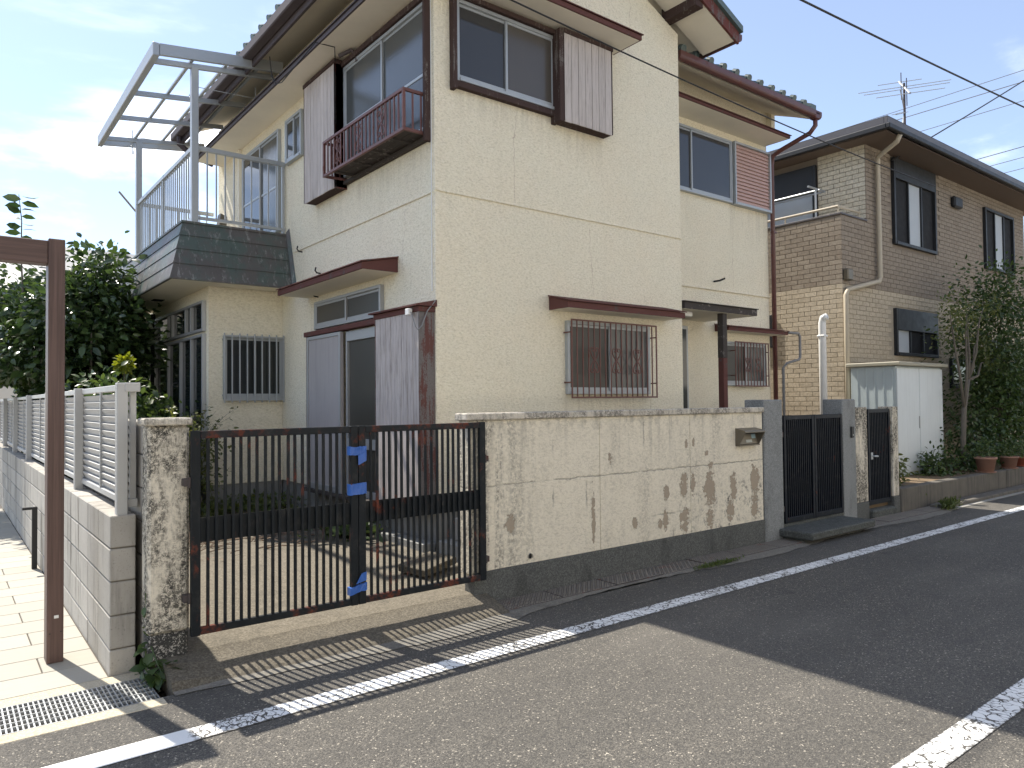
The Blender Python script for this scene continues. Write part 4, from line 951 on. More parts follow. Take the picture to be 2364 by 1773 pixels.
# roofs -------------------------------------------------------
def tile_profile(n=7, w=.285):
    # S-shaped pan tile cross-section over one module
    return [(w*i/n, .030*math.sin(2*math.pi*(i/n))+.012) for i in range(n+1)]
def tile_mesh(L=.30, w=.285, name='tile', mat=None):
    """runs up +y, cross-section along x, front edge at y=0"""
    mb = MB(); pr = tile_profile(w=w); n = len(pr)
    mb.add([(x, 0, z) for x, z in pr]+[(x, L, z) for x, z in pr]+[(x, 0, z-.022) for x, z in pr], [(i, i+1, n+i+1, n+i) for i in range(n-1)]+[(i, 2*n+i, 2*n+i+1, i+1) for i in range(n-1)])
    return mb.mesh(name, mat or M['tile'], True)
def roof_slope(parent, origin, along, upv, n_u, n_r, eave_only=True):
    """origin: eave start; along: unit vector along the eave; upv: unit vector up the slope"""
    A = Vector(along); U = Vector(upv); N = A.cross(U)
    if N.z < 0: N = -N
    rot = Matrix((A, U, N)).transposed()
    tmz = tile_mesh(); big = MB(); pr = tile_profile(); n = len(pr)
    endm = MB(); k_ = 12
    cyl = [(.075*1.0+.052*math.cos(2*math.pi*i/k_), -.012, .020+.046*math.sin(2*math.pi*i/k_)) for i in range(k_)]
    cyl2 = [(x, .05, z) for x, y, z in cyl]
    endm.add(cyl+cyl2, [tuple(range(k_))]+[(i, (i+1) % k_, k_+(i+1) % k_, k_+i) for i in range(k_)])
    endmesh = endm.mesh('tile_end', M['tile_end'])
    for r_ in range(n_r):
        for u in range(n_u):
            p = Vector(origin)+A*(.285*u)+U*(.245*r_)+N*(.012*(r_ > 0))
            if r_ == 0:
                o = link('tile', tmz); o.rotation_euler = rot.to_euler(); o.location = p; attach(o, parent)
                e = link('tile_end', endmesh); e.rotation_euler = rot.to_euler(); e.location = p; attach(e, parent)
            else:
                vs = [p+A*x+N*z for x, z in pr]+[p+A*x+N*(z-.02)+U*.30 for x, z in pr]+[p+A*x+N*(z-.02) for x, z in pr]
                big.add(vs, [(i, i+1, n+i+1, n+i) for i in range(n-1)]+[(i, 2*n+i, 2*n+i+1, i+1) for i in range(n-1)])
    o = build('tile_field', big, M['tile'], parent, smooth=False, fix=False, kind='stuff')
VY0, VY1 = 5.32, 12.92                              # verge to back
cs = 1/math.hypot(1, RS)
def roof_z(x): return RE+RS*min(x-3.10, 7.80-x)
deck = MB().prism([(3.10, RE-.10), (RZ, RE-.10+RS*(RZ-3.10)), (7.80, RE-.10), (7.80, RE-.15), (RZ, RE-.15+RS*(RZ-3.10)), (3.10, RE-.15)], 'Y', VY0+.03, VY1)
rf = build('roof', deck, M['soffit'], H)
roof_slope(rf, (3.085, VY1, RE-.03), (0,-1,0), (cs, 0, RS*cs), 27, 11)
roof_slope(rf, (7.815, VY0-.02, RE-.03), (0,1,0), (-cs, 0, RS*cs), 27, 11)
build('ridge', MB().tube([(RZ, VY0, RE+RS*(RZ-3.10)+.03), (RZ, VY1, RE+RS*(RZ-3.10)+.03)], .10, 12), M['tile'], rf)
# left eave fascia with gutter
build('fascia', MB().box(3.115, 3.150, VY0+.05, VY1, 5.86, RE-.06, .004), M['fascia'], rf)
build('gutter', bx(2.995, 3.112, VY0+.06, VY1+.05, 5.935, 6.055, .012), M['fascia'], rf)
build('gutter_outlet', MB().tube([(3.06, VY1-.25, 5.94), (3.06, VY1-.25, 5.82), (3.25, VY1-.28, 5.66), (3.58, VY1-.30, 5.56)], .045, 9), M['fascia'], rf)
# front verge: bargeboards, purlin ends, right eave
for sx in (0, 1):
    f = (lambda x: x) if sx == 0 else (lambda x: 10.90-x)
    pr_ = [(f(3.10), RE-.02), (f(RZ), RE-.02+RS*(RZ-3.10)), (f(RZ), RE-.22+RS*(RZ-3.10)), (f(3.10), RE-.20)]
    if sx: pr_ = pr_[::-1]
    build('bargeboard', MB().prism(pr_, 'Y', VY0, VY0+.030), M['redworn'], rf)
    build('verge_tiles', MB().prism([(f(3.07), RE+.015), (f(RZ), RE+.02+RS*(RZ-3.10)), (f(RZ), RE-.06+RS*(RZ-3.10)), (f(3.07), RE-.065)][::(-1 if sx else 1)], 'Y', VY0-.045, VY0+.12), M['tile_end'], rf)
for x in (4.0, 6.9): zz = roof_z(x)-.16; build('purlin', MB().box(x+.10, x+.24, VY0+.032, YF+.05, zz-.20, zz-.02, .004) if x > RZ else MB().box(x-.24, x-.10, VY0+.032, YF+.05, zz-.20, zz-.02, .004), M['brown'], rf)
build('verge_soffit', MB().prism([(3.16, RE-.16), (RZ, RE-.16+RS*(RZ-3.16)), (7.74, RE-.16), (7.74, RE-.175), (RZ, RE-.175+RS*(RZ-3.16)), (3.16, RE-.175)], 'Y', VY0+.035, YF-.002), M['soffit'], rf)
build('fascia', MB().box(7.752, 7.785, VY0+.03, VY1, 6.00, RE-.06, .004), M['brown'], rf)
gp = [(7.79+.055+.055*math.cos(a), 6.075+.055*math.sin(a)) for a in [math.pi+math.pi*i/8 for i in range(9)]]
build('gutter', MB().prism(gp+[(7.90, 6.12), (7.79, 6.12)], 'Y', VY0+.02, VY1), M['gutter'], rf)
# wing roof
WE = 5.96; WY = 5.93
wdk = MB().prism([(WY, WE), (WY+2.9, WE+2.9*RS), (WY+2.9, WE+2.9*RS-.06), (WY, WE-.06)], 'X', 7.30, 10.58)
wr = build('wing_roof', wdk, M['soffit'], H)
roof_slope(wr, (7.36, WY-.03, WE+.055), (1,0,0), (0, cs, RS*cs), 11, 11)
build('wing_soffit', MB().prism([(WY+.02, WE-.075), (Y2, 6.16), (Y2, 6.145), (WY+.02, WE-.09)], 'X', 7.30, 10.56), M['soffit'], wr)
gp = [(WY-.055+.055*math.cos(a), 5.90+.055*math.sin(a)) for a in [math.pi+math.pi*i/8 for i in range(9)]]
build('gutter', MB().prism(gp+[(WY, 5.95), (WY-.11, 5.95)], 'X', 7.30, 10.66), M['gutter'], wr)
build('wing_bargeboard', MB().prism([(WY, WE+.04), (WY+2.9, WE+.04+2.9*RS), (WY+2.9, WE-.16+2.9*RS), (WY, WE-.10)], 'X', 10.581, 10.61), M['redworn'], wr)
build('verge_tiles', MB().prism([(WY-.03, WE+.12), (WY+2.9, WE+.12+2.9*RS), (WY+2.9, WE+.05+2.9*RS), (WY-.03, WE+.045)], 'X', 10.50, 10.64), M['tile_end'], wr)
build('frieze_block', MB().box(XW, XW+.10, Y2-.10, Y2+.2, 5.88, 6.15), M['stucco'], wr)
dp = build('downpipe', MB().tube([(10.55, 5.87, 5.86), (10.55, 5.87, 5.74), (10.53, 5.95, 5.64), (10.49, 6.42, 5.50), (10.48, 6.56, 5.44), (10.48, 6.585, 5.30), (10.48, 6.585, .15)], .036, 9), M['gutter'], H, True)
build('outlet_box', MB().box(10.49, 10.61, 5.82, 5.93, 5.83, 5.93, .01), M['gutter'], dp)
for z in (1.0, 2.6, 4.2): build('clip', MB().box(10.436, 10.525, 6.54, 6.60, z, z+.025), M['gutter'], dp)
build('side_pipe', MB().tube([(10.56, 6.40, 2.60), (10.86, 6.40, 2.60), (10.90, 6.40, 2.55), (10.90, 6.40, 2.22), (10.86, 6.40, 2.18), (10.60, 6.45, 2.12), (10.57, 6.5, 2.05), (10.57, 6.5, .2)], .021, 8), M['wire_grey'], H, True)
# small fittings and cables on the left facade
build('corner_cable', MB().tube([(XF-.010, YF+.045, 5.48), (XF-.012, YF+.042, 4.2), (XF-.012, YF+.045, 2.6)], .006, 6), M['pvc'], H)
build('soffit_cable', MB().tube([(3.20, 8.9, 5.86), (3.215, 8.87, 5.60), (3.225, 8.75, 5.47), (3.22, 8.55, 5.42), (3.22, 8.1, 5.46), (3.22, 7.55, 5.51), (3.40, 7.45, 5.47), (3.52, 7.70, 5.44)], .006, 6), M['wire'], H)
build('cable_inlet', MB().tube([(3.50, 7.55, 5.44), (3.58, 7.40, 5.47), (3.63, 7.36, 5.40)], .022, 8).tube([(3.64, 7.36, 5.47), (3.64, 7.36, 5.34)], .035, 9), M['fascia'], H)
for u, z in ((8.45, 3.14), (9.02, 3.50), (8.52, 2.86)): build('wall_hook', MB().tube([(XF, u, z), (XF-.05, u, z+.005), (XF-.07, u, z+.03), (XF-.06, u, z+.07)], .009, 6), M['wire'], H)
build('wall_lamp', MB().tube([(XF, 11.9, 4.35), (XF-.12, 11.9, 4.35)], .012, 6).prism([(XF-.22, 4.33), (XF-.10, 4.36), (XF-.10, 4.52), (XF-.19, 4.56)], 'Y', 11.82, 11.98), M['bronze'], H)

# ============================================================ BALCONY FRAME
bf = thing('balcony_frame', 'bare aluminium balcony canopy frame with barred railing above the porch', 'balcony frame', (2.5, 11, 3.8))
P1, P2, PX = 9.60, 12.85, 2.497
def fz(x): return 5.70+(x-1.98)*.125                    # underside of the sloping beams
build('post', bx(PX-.042, PX+.042, P1-.042, P1+.042, 3.80, fz(PX)+.01, .004), M['alu'], bf)
build('post', bx(PX-.042, PX+.042, P2-.042, P2+.042, 3.80, fz(PX)+.01, .004), M['alu'], bf)
build('edge_gutter', MB().box(1.955, 2.030, 9.30, 13.16, 5.685, 5.845, .008), M['alu'], bf)
mb = MB().add([(x, y, fz(x)+z) for x in (2.032, 3.52) for y in (9.30, 9.345) for z in (.0, .135)], [(0,1,3,2),(4,6,7,5),(0,4,5,1),(2,3,7,6),(1,5,7,3),(0,2,6,4)]); build('end_beam', mb, M['alu'], bf)
for y in (P1, 10.75, 11.80, 12.85): build('rafter', MB().bar((2.032, y, fz(2.032)+.035), (3.50, y, fz(3.50)+.035), .042, .062), M['alu'], bf)
mb = MB().add([(x, y, fz(x)+z) for x in (2.032, 3.52) for y in (13.10, 13.14) for z in (.0, .09)], [(0,1,3,2),(4,6,7,5),(0,4,5,1),(2,3,7,6),(1,5,7,3),(0,2,6,4)]); build('end_beam', mb, M['alu'], bf)
for x in (2.45, 2.86, 3.25):
    build('purlin', bx(x-.018, x+.018, 9.346, 13.09, fz(x)+.067, fz(x)+.10, .003), M['alu'], bf)
def rail(p, q, n, endp=True):
    p = Vector(p); q = Vector(q); ax = q-p
    build('handrail', MB().bar(p+Vector((0,0,4.775)), q+Vector((0,0,4.775)), .055, .052), M['alu'], bf)
    build('foot_rail', MB().bar(p+Vector((0,0,3.895)), q+Vector((0,0,3.895)), .036, .036), M['alu'], bf)
    m_ = bx(-.0085, .0085, -.0085, .0085, 3.913, 4.749, .002).mesh('baluster', M['alu'])
    for k in range(n): w = p+ax*((k+1)/(n+1)); link('baluster', m_, bf, loc=(w.x, w.y, 0))
rail((PX+.043, P1, 0), (XF-.01, P1, 0), 9)
rail((PX, P1+.043, 0), (PX, P2-.043, 0), 27)
rail((PX+.043, P2, 0), (XF-.01, P2, 0), 9)
build('mid_post', bx(PX-.02, PX+.02, 11.18, 11.22, 3.80, 4.75, .003), M['alu'], bf)
build('end_post', bx(XF-.05, XF-.015, P1-.017, P1+.017, 3.80, 4.75, .003), M['alu'], bf)
for y, x in ((9.95, 2.55), (9.95, 3.38), (12.3, 2.30), (12.3, 3.30)):
    z = fz(x); pts = [(x, y, z+.02), (x, y, z-.32)]+[(x, y-.045+.045*math.cos(a), z-.32-.045*math.sin(a)) for a in [math.pi*i/6 for i in range(1, 7)]]
    build('pole_hook', MB().tube(pts, .006, 6).tube([(x, y, z-.16)]+[(x, y+.05-.05*math.cos(a), z-.16-.05*math.sin(a)) for a in [math.pi*i/6 for i in range(1, 7)]], .006, 6), M['alu'], bf)
    if x < 2.8: build('hook_tie', MB().tube([(x, y, z-.08), (x+.83, y, z-.04)], .005, 5), M['alu'], bf)
build('laundry_pole', MB().tube([(2.25, 13.05, 4.98), (2.50, 12.9, 4.62)], .016, 7), M['wood'], bf)

# ============================================================ YARD CLUTTER
cb_ = thing('concrete_block', 'grey concrete block step against the house foundation corner', 'concrete block', (3.72, 5.5, .17))
build('block', MB().box(3.60, 3.80, 5.30, 5.72, .10, .29, .008), M['foundation'], cb_); build('block', MB().box(3.70, 3.86, 5.20, 5.60, .292, .50, .008), M['concrete'], cb_)
build('kerb_block', bx(3.52, 3.655, 5.85, 6.68, .15, .245, .008), M['foundation'], None, label='low concrete footing strip along the foot of the house wall', cat='footing')
sl_ = thing('paving_slab', 'loose tilted concrete slab lying inside the gate', 'slab', (3.2, 5.27, .2))
s1 = link('slab', bx(-.20, .20, -.15, .15, -.03, .03, .006).mesh('slab', M['apron']), sl_, loc=(3.22, 5.28, .205), rot=(.05, -.10, .3))
s2 = link('prop_stone', bx(-.07, .07, -.06, .06, -.04, .04, .02).mesh('prop_stone', M['concrete']), sl_, loc=(3.32, 5.30, .165), rot=(.1, .2, .8))
# dry twigs and leaves swept against the back of the yard
tw = MB()
for k in range(330):
    x = random.uniform(1.15, 2.9); y = random.gauss(8.15, .38) if k % 3 else random.uniform(6.8, 8.6); z = yz(y)+.012+random.uniform(0, .02); a = random.gauss(0, .7); l_ = random.uniform(.08, .45)
    tw.tube([(x, y, z-.012), (x+l_*.5*math.cos(a), y+l_*.5*math.sin(a), z+random.uniform(-.005, .03)), (x+l_*math.cos(a), y+l_*math.sin(a), z-.005)], [.006, .005, .002], 4)
build('twigs', tw, M['twig'], None, label='dry brown twigs swept across the yard inside the gate', cat='twigs', kind='stuff')
n = 1500; px_ = np.stack([rng.uniform(1.1, 3.5, n), rng.normal(8.3, .45, n), np.full(n, .0)], 1); px_[:, 2] += .178+.0128*(px_[:, 1]-5.8)+rng.random(n)*.015
o = leaf_mesh('leaf_litter', px_, rng.normal(size=(n, 3))*np.array([1, 1, .12]), .06, M['litter'], .5, .2, 0, .9); tag(o, 'dry brown leaf litter on the yard concrete', 'leaves', kind='stuff')
n = 1900; px_ = np.stack([rng.uniform(1.2, 3.62, n), 9.62-np.abs(rng.normal(0, .42, n)), np.full(n, .22)], 1); px_[:, 2] += rng.random(n)**2*.17
o = leaf_mesh('weeds', px_, rng.normal(size=(n, 3))*np.array([1, 1, .3])+np.array([0, 0, .6]), .075, M['grassy'], .4, .2, .2, .4); tag(o, 'low green weeds along the foot of the porch', 'weeds', kind='stuff')
n = 420; px_ = np.stack([rng.normal(3.30, .14, n), rng.normal(7.0, .18, n), np.full(n, .20)], 1); px_[:, 2] += rng.random(n)*.20
o = leaf_mesh('weed_clump', px_, rng.normal(size=(n, 3))+np.array([0, 0, .5]), .10, M['leaf_mid'], .45, .2, .4, .5); tag(o, 'broad leaved weed clump beside the sliding shutter door', 'weed', kind='stuff')
# weed in the gap by the pillar
wk = thing('wall_weed', 'creeping weed with broad leaves in the gap beside the gate pillar', 'weed', (.96, 4.68, 0))
mb = MB()
stems = [[(.955, 4.72, .0), (.950, 4.66, .25), (.935, 4.60, .48)], [(.96, 4.70, .0), (.955, 4.60, .20), (.975, 4.50, .10), (1.0, 4.44, .03)], [(.95, 4.70, 0), (.94, 4.62, .16), (.93, 4.56, .05)]]
for s_ in stems: mb.tube(s_, .004, 5)
build('stem', mb, M['leaf_mid'], wk)
pts = []; 
for s_ in stems:
    for k in range(7): a = Vector(s_[0]).lerp(Vector(s_[-1]), k/6); i = min(int(k/6*(len(s_)-1)), len(s_)-2); b = Vector(s_[i]).lerp(Vector(s_[i+1]), (k/6*(len(s_)-1)) % 1); pts.append(tuple(b))
pts += [(.96+random.uniform(-.05, .08), 4.50+random.uniform(-.06, .1), random.uniform(.01, .1)) for _ in range(24)]
dirs = rng.normal(size=(len(pts), 3))*np.array([1, .6, .5])+np.array([0, -.8, .1])
leaf_mesh('foliage', np.array(pts), dirs, .085, M['leaf_mid'], .6, .2, .4, .7, parent=wk)
# moss tufts on the gutter strip
n = 900; px_ = np.stack([rng.normal(5.75, .13, n), rng.normal(4.245, .018, n), np.full(n, .012)], 1); px_[:, 2] += rng.random(n)*.014
o = leaf_mesh('moss', px_, rng.normal(size=(n, 3))+np.array([0, 0, .8]), .022, M['grassy'], .4, .2, .1, .4); tag(o, 'mossy tuft at the edge of the gutter covers', 'moss', kind='stuff')
n = 500; px_ = np.stack([rng.normal(11.0, .10, n), rng.normal(4.28, .04, n), np.full(n, .01)], 1); px_[:, 2] += rng.random(n)*.10
o = leaf_mesh('grass_tuft', px_, rng.normal(size=(n, 3))*.5+np.array([0, 0, 1]), .07, M['grassy'], .18, .2, .2, .4); tag(o, 'grass tuft at the end of the kerb below the retaining wall', 'grass', kind='stuff')

# ============================================================ LEFT GREENERY
def tree(name, label, ells, base, n, per, size, mat, spread, r0_=.07, shell=.5, width=.5, tips=9, group=None, droop=.5):
    t = thing(name, label, 'tree' if 'tree' in name else 'shrub', base, group)
    cl = clump_centres(ells, n, shell)
    P, D = crown_points(cl, per, spread)
    keep = ~((P[:, 0] < 1.08) & (P[:, 2] < 1.95)); P, D = P[keep], D[keep]      # clipped back along the fence line
    leaf_mesh('crown', P, D, size, mat, width, .22, droop, .6, parent=t)
    sel = [cl[i][0] for i in rng.choice(len(cl), min(tips, len(cl)), replace=False)]
    trunk_mesh(base, [tuple(s_) for s_ in sel], r0_, 'trunk', M['bark'], t)
    return t
tree('broadleaf_tree', 'dense dark glossy leaved tree behind the louvre fence', [((1.72, 11.6, 2.60), (.62, .8, .92)), ((1.35, 11.9, 2.1), (.75, .9, 1.0)), ((1.75, 11.8, 1.2), (.55, .8, 1.0))], (1.6, 11.8, .2), 430, 48, .122, M['leaf_dark'], .16, .08)
tree('broadleaf_tree', 'dark leaved tree overhanging the fence behind the woodgrain post', [((1.05, 13.2, 2.65), (1.1, .9, .90)), ((1.75, 13.6, 1.5), (.75, .9, 1.3)), ((.95, 14.4, 2.45), (.7, .9, .45))], (1.6, 13.4, .2), 480, 48, .122, M['leaf_dark'], .17, .08)
tree('broadleaf_tree', 'bushy tree under the far end of the mansard skirt', [((2.75, 14.6, 1.9), (.9, .9, 1.3)), ((2.2, 14.2, 1.3), (.6, .7, 1.2))], (2.6, 14.4, .1), 260, 32, .130, M['leaf_dark'], .17, .06)
sh = thing('tall_shoot', 'single tall leafy shoot rising above the brown beam', 'shoot', (.87, 12, 2.9))
build('stem', MB().tube([(.90, 12.0, 3.0), (.87, 12.0, 3.6), (.875, 12.0, 4.1), (.84, 12.0, 4.46)], [.014, .011, .008, .004], 6), M['bark'], sh)
pts = []; dirs = []
for k in range(20):
    z = 3.55+.047*k; s_ = 1 if k % 2 else -1; pts.append((.87, 12.0, z)); dirs.append((s_*1.0, random.uniform(-.6, .6), random.uniform(.0, .5)))
leaf_mesh('foliage', np.array(pts), np.array(dirs), .19, M['leaf_dark'], .5, .15, .25, .15, var=.2, parent=sh)
t = thing('shrub', 'shrub with a lime yellow flower head beside the porch', 'shrub', (1.70, 9.6, .2))
build('stem', MB().tube([(1.72, 9.6, .2), (1.70, 9.6, 1.2), (1.70, 9.5, 1.95)], [.02, .015, .006], 6), M['bark'], t)
n = 260; q = rng.normal(size=(n, 3)); q /= np.linalg.norm(q, axis=1)[:, None]
leaf_mesh('flower_head', np.array([1.70, 9.5, 2.04])+q*np.array([.075, .075, .09])*rng.random((n, 1))**.4, q, .06, M['leaf_lime'], .5, .2, .1, .5, parent=t)
P, D = crown_points(clump_centres([((1.75, 9.5, 1.3), (.40, .30, .55))], 46, .4), 18, .10); leaf_mesh('crown', P, D, .10, M['leaf_mid'], .45, .2, .4, .6, parent=t)
t = thing('shrub', 'fine leaved arching shrub against the porch corner', 'shrub', (2.35, 9.3, .2))
mb = MB(); pts = []; dirs = []
for k in range(46):
    bx_, by_ = 2.20+random.gauss(0, .10), 9.2+random.gauss(0, .12); h = random.uniform(.8, 1.75); lean = Vector((random.gauss(.12, .22), random.gauss(-.05, .15), 0)); prev = None; path = []
    for i in range(9):
        u = i/8; path.append(Vector((bx_, by_, .2))+lean*(u**1.6)*h+Vector((0, 0, h*(u-.22*u*u*u))))
    mb.tube(path, [.006*(1-.8*i/8) for i in range(9)], 4)
    for i in range(34):
        u = .25+.75*random.random(); j = min(int(u*8), 7); pnt = path[j].lerp(path[j+1], u*8-j); pts.append(tuple(pnt+Vector((random.gauss(0, .012), random.gauss(0, .012), 0)))); dirs.append((random.gauss(0, 1), random.gauss(0, 1), random.gauss(.3, .6)))
build('stem', mb, M['bark'], t); leaf_mesh('crown', np.array(pts), np.array(dirs), .046, M['leaf_fine'], .5, .2, .2, .6, parent=t)
tree('shrub', 'dense green bush in front of the glazed porch side', [((2.10, 10.4, .95), (.42, .8, .75)), ((1.6, 10.3, .9), (.45, .6, .75))], (2.0, 10.4, .2), 130, 30, .085, M['leaf_mid'], .13, .03)
tree('shrub', 'pale leaved creeper on the pillar side of the porch corner', [((2.50, 9.35, .75), (.22, .20, .45))], (2.5, 9.4, .2), 34, 24, .055, M['leaf_fine'], .09, .015)
tree('shrub', 'bright young bush poking over the end of the louvre fence', [((1.42, 8.6, 1.25), (.18, .6, .42)), ((1.45, 9.4, 1.5), (.18, .6, .45))], (1.4, 8.8, .2), 50, 22, .09, M['leaf_mid'], .12, .02)
tree('shrub', 'sunlit bush above the louvre fence beyond the woodgrain post', [((1.2, 15.2, 1.45), (.45, .8, .6))], (1.3, 15.2, 0), 80, 26, .12, M['leaf_mid'], .15, .03)
# far house with dish
fh = thing('far_house', 'distant house with grey tiled roof seen between tree and mansard', 'house', (3.3, 23, 0))
build('wall', bx(.2, 8.0, 20.5, 27, 0, 4.15), M['wall_far'], fh)
build('roof', MB().prism([(19.8, 4.22), (23.75, 6.0), (27.7, 4.22), (27.7, 4.10), (23.75, 5.88), (19.8, 4.10)], 'X', -.2, 8.4), M['tile_grey'], fh)
tmf = bx(-.27, .27, -.15, .15, -.015, .015).mesh('tile', M['tile_grey']); sl2 = math.atan2(1.78, 3.95)
for r_ in range(13):
    for k in range(8): link('tile', tmf, fh, loc=(2.2+.55*k+(.27 if r_ % 2 else 0), 19.95+.29*r_, 4.31+.1307*r_), rot=(sl2+.10, 0, 0))
sd_ = thing('satellite_dish', 'white satellite dish on a thin mast above the far roof', 'satellite dish', (3.62, 20.5, 4.5))
build('mast', MB().tube([(3.50, 20.4, 4.35), (3.56, 20.4, 4.82), (3.61, 20.4, 5.42)], .022, 6), M['alu_dull'], sd_)
mb = MB(); 
prof = [(.0, .0), (.12, .012), (.22, .045), (.27, .075)]
base_ = len(mb.v)
for r_, d_ in prof: mb.v += [(3.56-.55*d_*2-.0+r_*.35*math.cos(a), 20.36-d_-r_*.45*math.cos(a)*.4, 5.12+r_*math.sin(a)) for a in [2*math.pi*k/16 for k in range(16)]]
for i in range(3):
    for k in range(16): mb.f.append((i*16+k, i*16+(k+1) % 16, (i+1)*16+(k+1) % 16, (i+1)*16+k))
build('reflector', mb, M['dish'], sd_, True, fix=False); build('feed_arm', MB().tube([(3.54, 20.36, 4.92), (3.38, 20.1, 4.96)], .012, 5).box(3.34, 3.40, 20.06, 20.14, 4.93, 5.0), M['dish'], sd_)

# ============================================================ BRICK HOUSE
XN, YN, XU, XE, YE = 12.09, 6.30, 12.99, 20.9, 12.2
N = thing('brick_house', 'tan and brown brick house with flat brown eaves beyond the entrance gate', 'house', (16, 9, .3))
ZB, ZP = 3.555, 4.70
build('wall', MB().box(XN+.014, XE, YN+.014, YE, .1, ZB), M['mortar'], N)
build('upper_wall', MB().box(XU+.014, XE, YN+.014, YE, ZB, 6.08), M['mortar_brown'], N)
build('balcony_parapet', MB().box(XN+.014, XU+.014, YN+.014, YN+.16, ZB, ZP).box(XN+.014, XN+.16, YN+.16, YE, ZB, ZP), M['mortar_brown'], N)
build('balcony_floor', MB().box(XN+.16, XU+.014, YN+.16, YE, ZB, ZB+.2), M['concrete'], N)
build('parapet_cap', MB().box(XN-.01, XU+.014, YN-.01, YN+.18, ZP, ZP+.035, .005).box(XN-.01, XN+.18, YN+.18, YE, ZP, ZP+.035, .005), M['roof_brown'], N)
holes = [(13.98, 15.82, 4.40, 6.05), (18.36, 20.1, 4.40, 5.80), (13.96, 15.75, 2.34, 3.22), (16.38, 18.2, 1.73, 2.36), (18.38, 19.3, 1.0, 2.83)]
BP, BL = .0835, .235
cand = {'brick_tan': [], 'brick_brown': [], 'brick_pale': []}
zrow = .34; r_ = 0
while zrow < 6.02:
    z0, z1 = zrow, zrow+BP-.009; mt_ = 'brick_tan' if z1 < ZB+.02 else 'brick_brown'
    off = (r_ % 2)*BL/2
    if z1 < ZP:                                        # side facing the old house
        y = YN-off
        while y < 8.4:
            a, b = max(y, YN), min(y+BL-.009, 8.4)
            if b-a > .03: cand[mt_].append((XN, XN+.014, a, b, z0, z1, z1 if False else 0))
            y += BL
    x = XN-off if z1 < ZP else XU-off
    x_min = XN+.014 if z1 < ZP else XU
    while x < XE:
        a, b = max(x, x_min), min(x+BL-.009, XE)
        if b-a > .03 and not any(a < h1 and b > h0 and z0 < k1 and z1 > k0 for h0, h1, k0, k1 in holes): cand[mt_].append((a, b, YN, YN+.014, z0, z1, 0))
        x += BL
    if z0 > ZP:                                        # pale panel behind the balcony
        y = YN+.016-off
        while y < 7.2:
            a, b = max(y, YN+.016), min(y+BL-.009, 7.2)
            if b-a > .03: cand['brick_pale'].append((XU, XU+.014, a, b, z0, z1, 0))
            y += BL
    zrow += BP; r_ += 1
allb = [(k,)+c for k, v in cand.items() for c in v]
def vis(c):
    k, a, b, y0, y1, z0, z1, _ = c
    hid = (y1 < 6.5 and z1 < 2.1 and 11.9 < (a+b)/2 < 13.7)      # behind the shed
    side = b-a < .05
    return (hid, not (side and y1 < 7.65 and z0 > 1.4), math.hypot((a+b)/2, (y0+y1)/2))
allb.sort(key=vis)
bmesh_cache = {}
for c in allb[:300]:
    k, a, b, y0, y1, z0, z1, _ = c; key = (k, round(b-a, 3), round(y1-y0, 3), round(z1-z0, 3))
    if key not in bmesh_cache: bmesh_cache[key] = bx(-(b-a)/2, (b-a)/2, -(y1-y0)/2, (y1-y0)/2, -(z1-z0)/2, (z1-z0)/2, .003).mesh('brick', M[k])
    link('brick', bmesh_cache[key], N, loc=((a+b)/2, (y0+y1)/2, (z0+z1)/2))
for k in cand:
    mb = MB()
    for c in allb[300:]:
        if c[0] == k: mb.box(*c[1:7])
    if mb.v: build('brickwork', mb, M[k], N, kind='stuff', fix=False)
FN = Face('Y', YN); FU = Face('X', XU)
def nwin(face, u0, u1, z0, z1, panes, head=.0):
    mb = MB(); t = .06; face.box(mb, u0, u0+t, -.02, .05, z0, z1, .004); face.box(mb, u1-t, u1, -.02, .05, z0, z1, .004); face.box(mb, u0+t, u1-t, -.02, .05, z1-t-head, z1, .004); face.box(mb, u0+t, u1-t, -.02, .06, z0, z0+t, .004)
    w = build('window', mb, M['black'], N); k = len(panes); W_ = (u1-u0-2*t)/k
    for i, m_ in enumerate(panes):
        mb = MB(); face.box(mb, u0+t+i*W_+.012, u0+t+(i+1)*W_-.012, -.012, -.004, z0+t, z1-t-head); build('pane', mb, M[m_], w)
        mb = MB(); face.box(mb, u0+t+(i+1)*W_-.02, u0+t+(i+1)*W_+.02, -.01, .03, z0+t, z1-t-head) if i < k-1 else face.box(mb, u0+t, u0+t+.02, -.01, .03, z0+t, z1-t-head); build('mullion', mb, M['black'], w)
nwin(FN, 13.98, 15.80, 4.42, 6.05, ('dark', 'curtain', 'dark'), .32)
nwin(FN, 18.36, 20.1, 4.42, 5.80, ('dark', 'curtain', 'dark'))
nwin(FN, 13.96, 15.75, 2.34, 3.22, ('curtain', 'dark', 'dark'), .34)
nwin(FN, 16.38, 18.2, 1.74, 2.36, ('glass_dark', 'glass_dark'))
nwin(FN, 18.38, 19.3, 1.02, 2.82, ('glass_dark', 'glass_dark'))
nwin(FU, 7.22, 9.4, 3.76, 5.95, ('curtain', 'glass_dark'), .45)
nwin(Face('X', XN), 7.62, 8.3, 2.50, 3.1, ('glass_dark', 'glass_dark'))
ez0, ez1 = 6.085, 6.315; ex, ey = 12.55, 5.70
rfN = build('roof', MB().add([(ex, ey, ez1), (XE+.6, ey, ez1), (XE+.6, YE+.6, ez1), (ex, YE+.6, ez1), (ex+3.2, ey+3.4, ez1+.95), (XE-2.6, ey+3.4, ez1+.95)], [(0,1,5,4), (1,2,5), (2,3,4,5), (3,0,4)]), M['roof_brown'], N)
build('soffit', MB().box(ex+.06, XE+.54, ey+.06, YE+.54, ez0, ez0+.02), M['soffit_brown'], rfN)
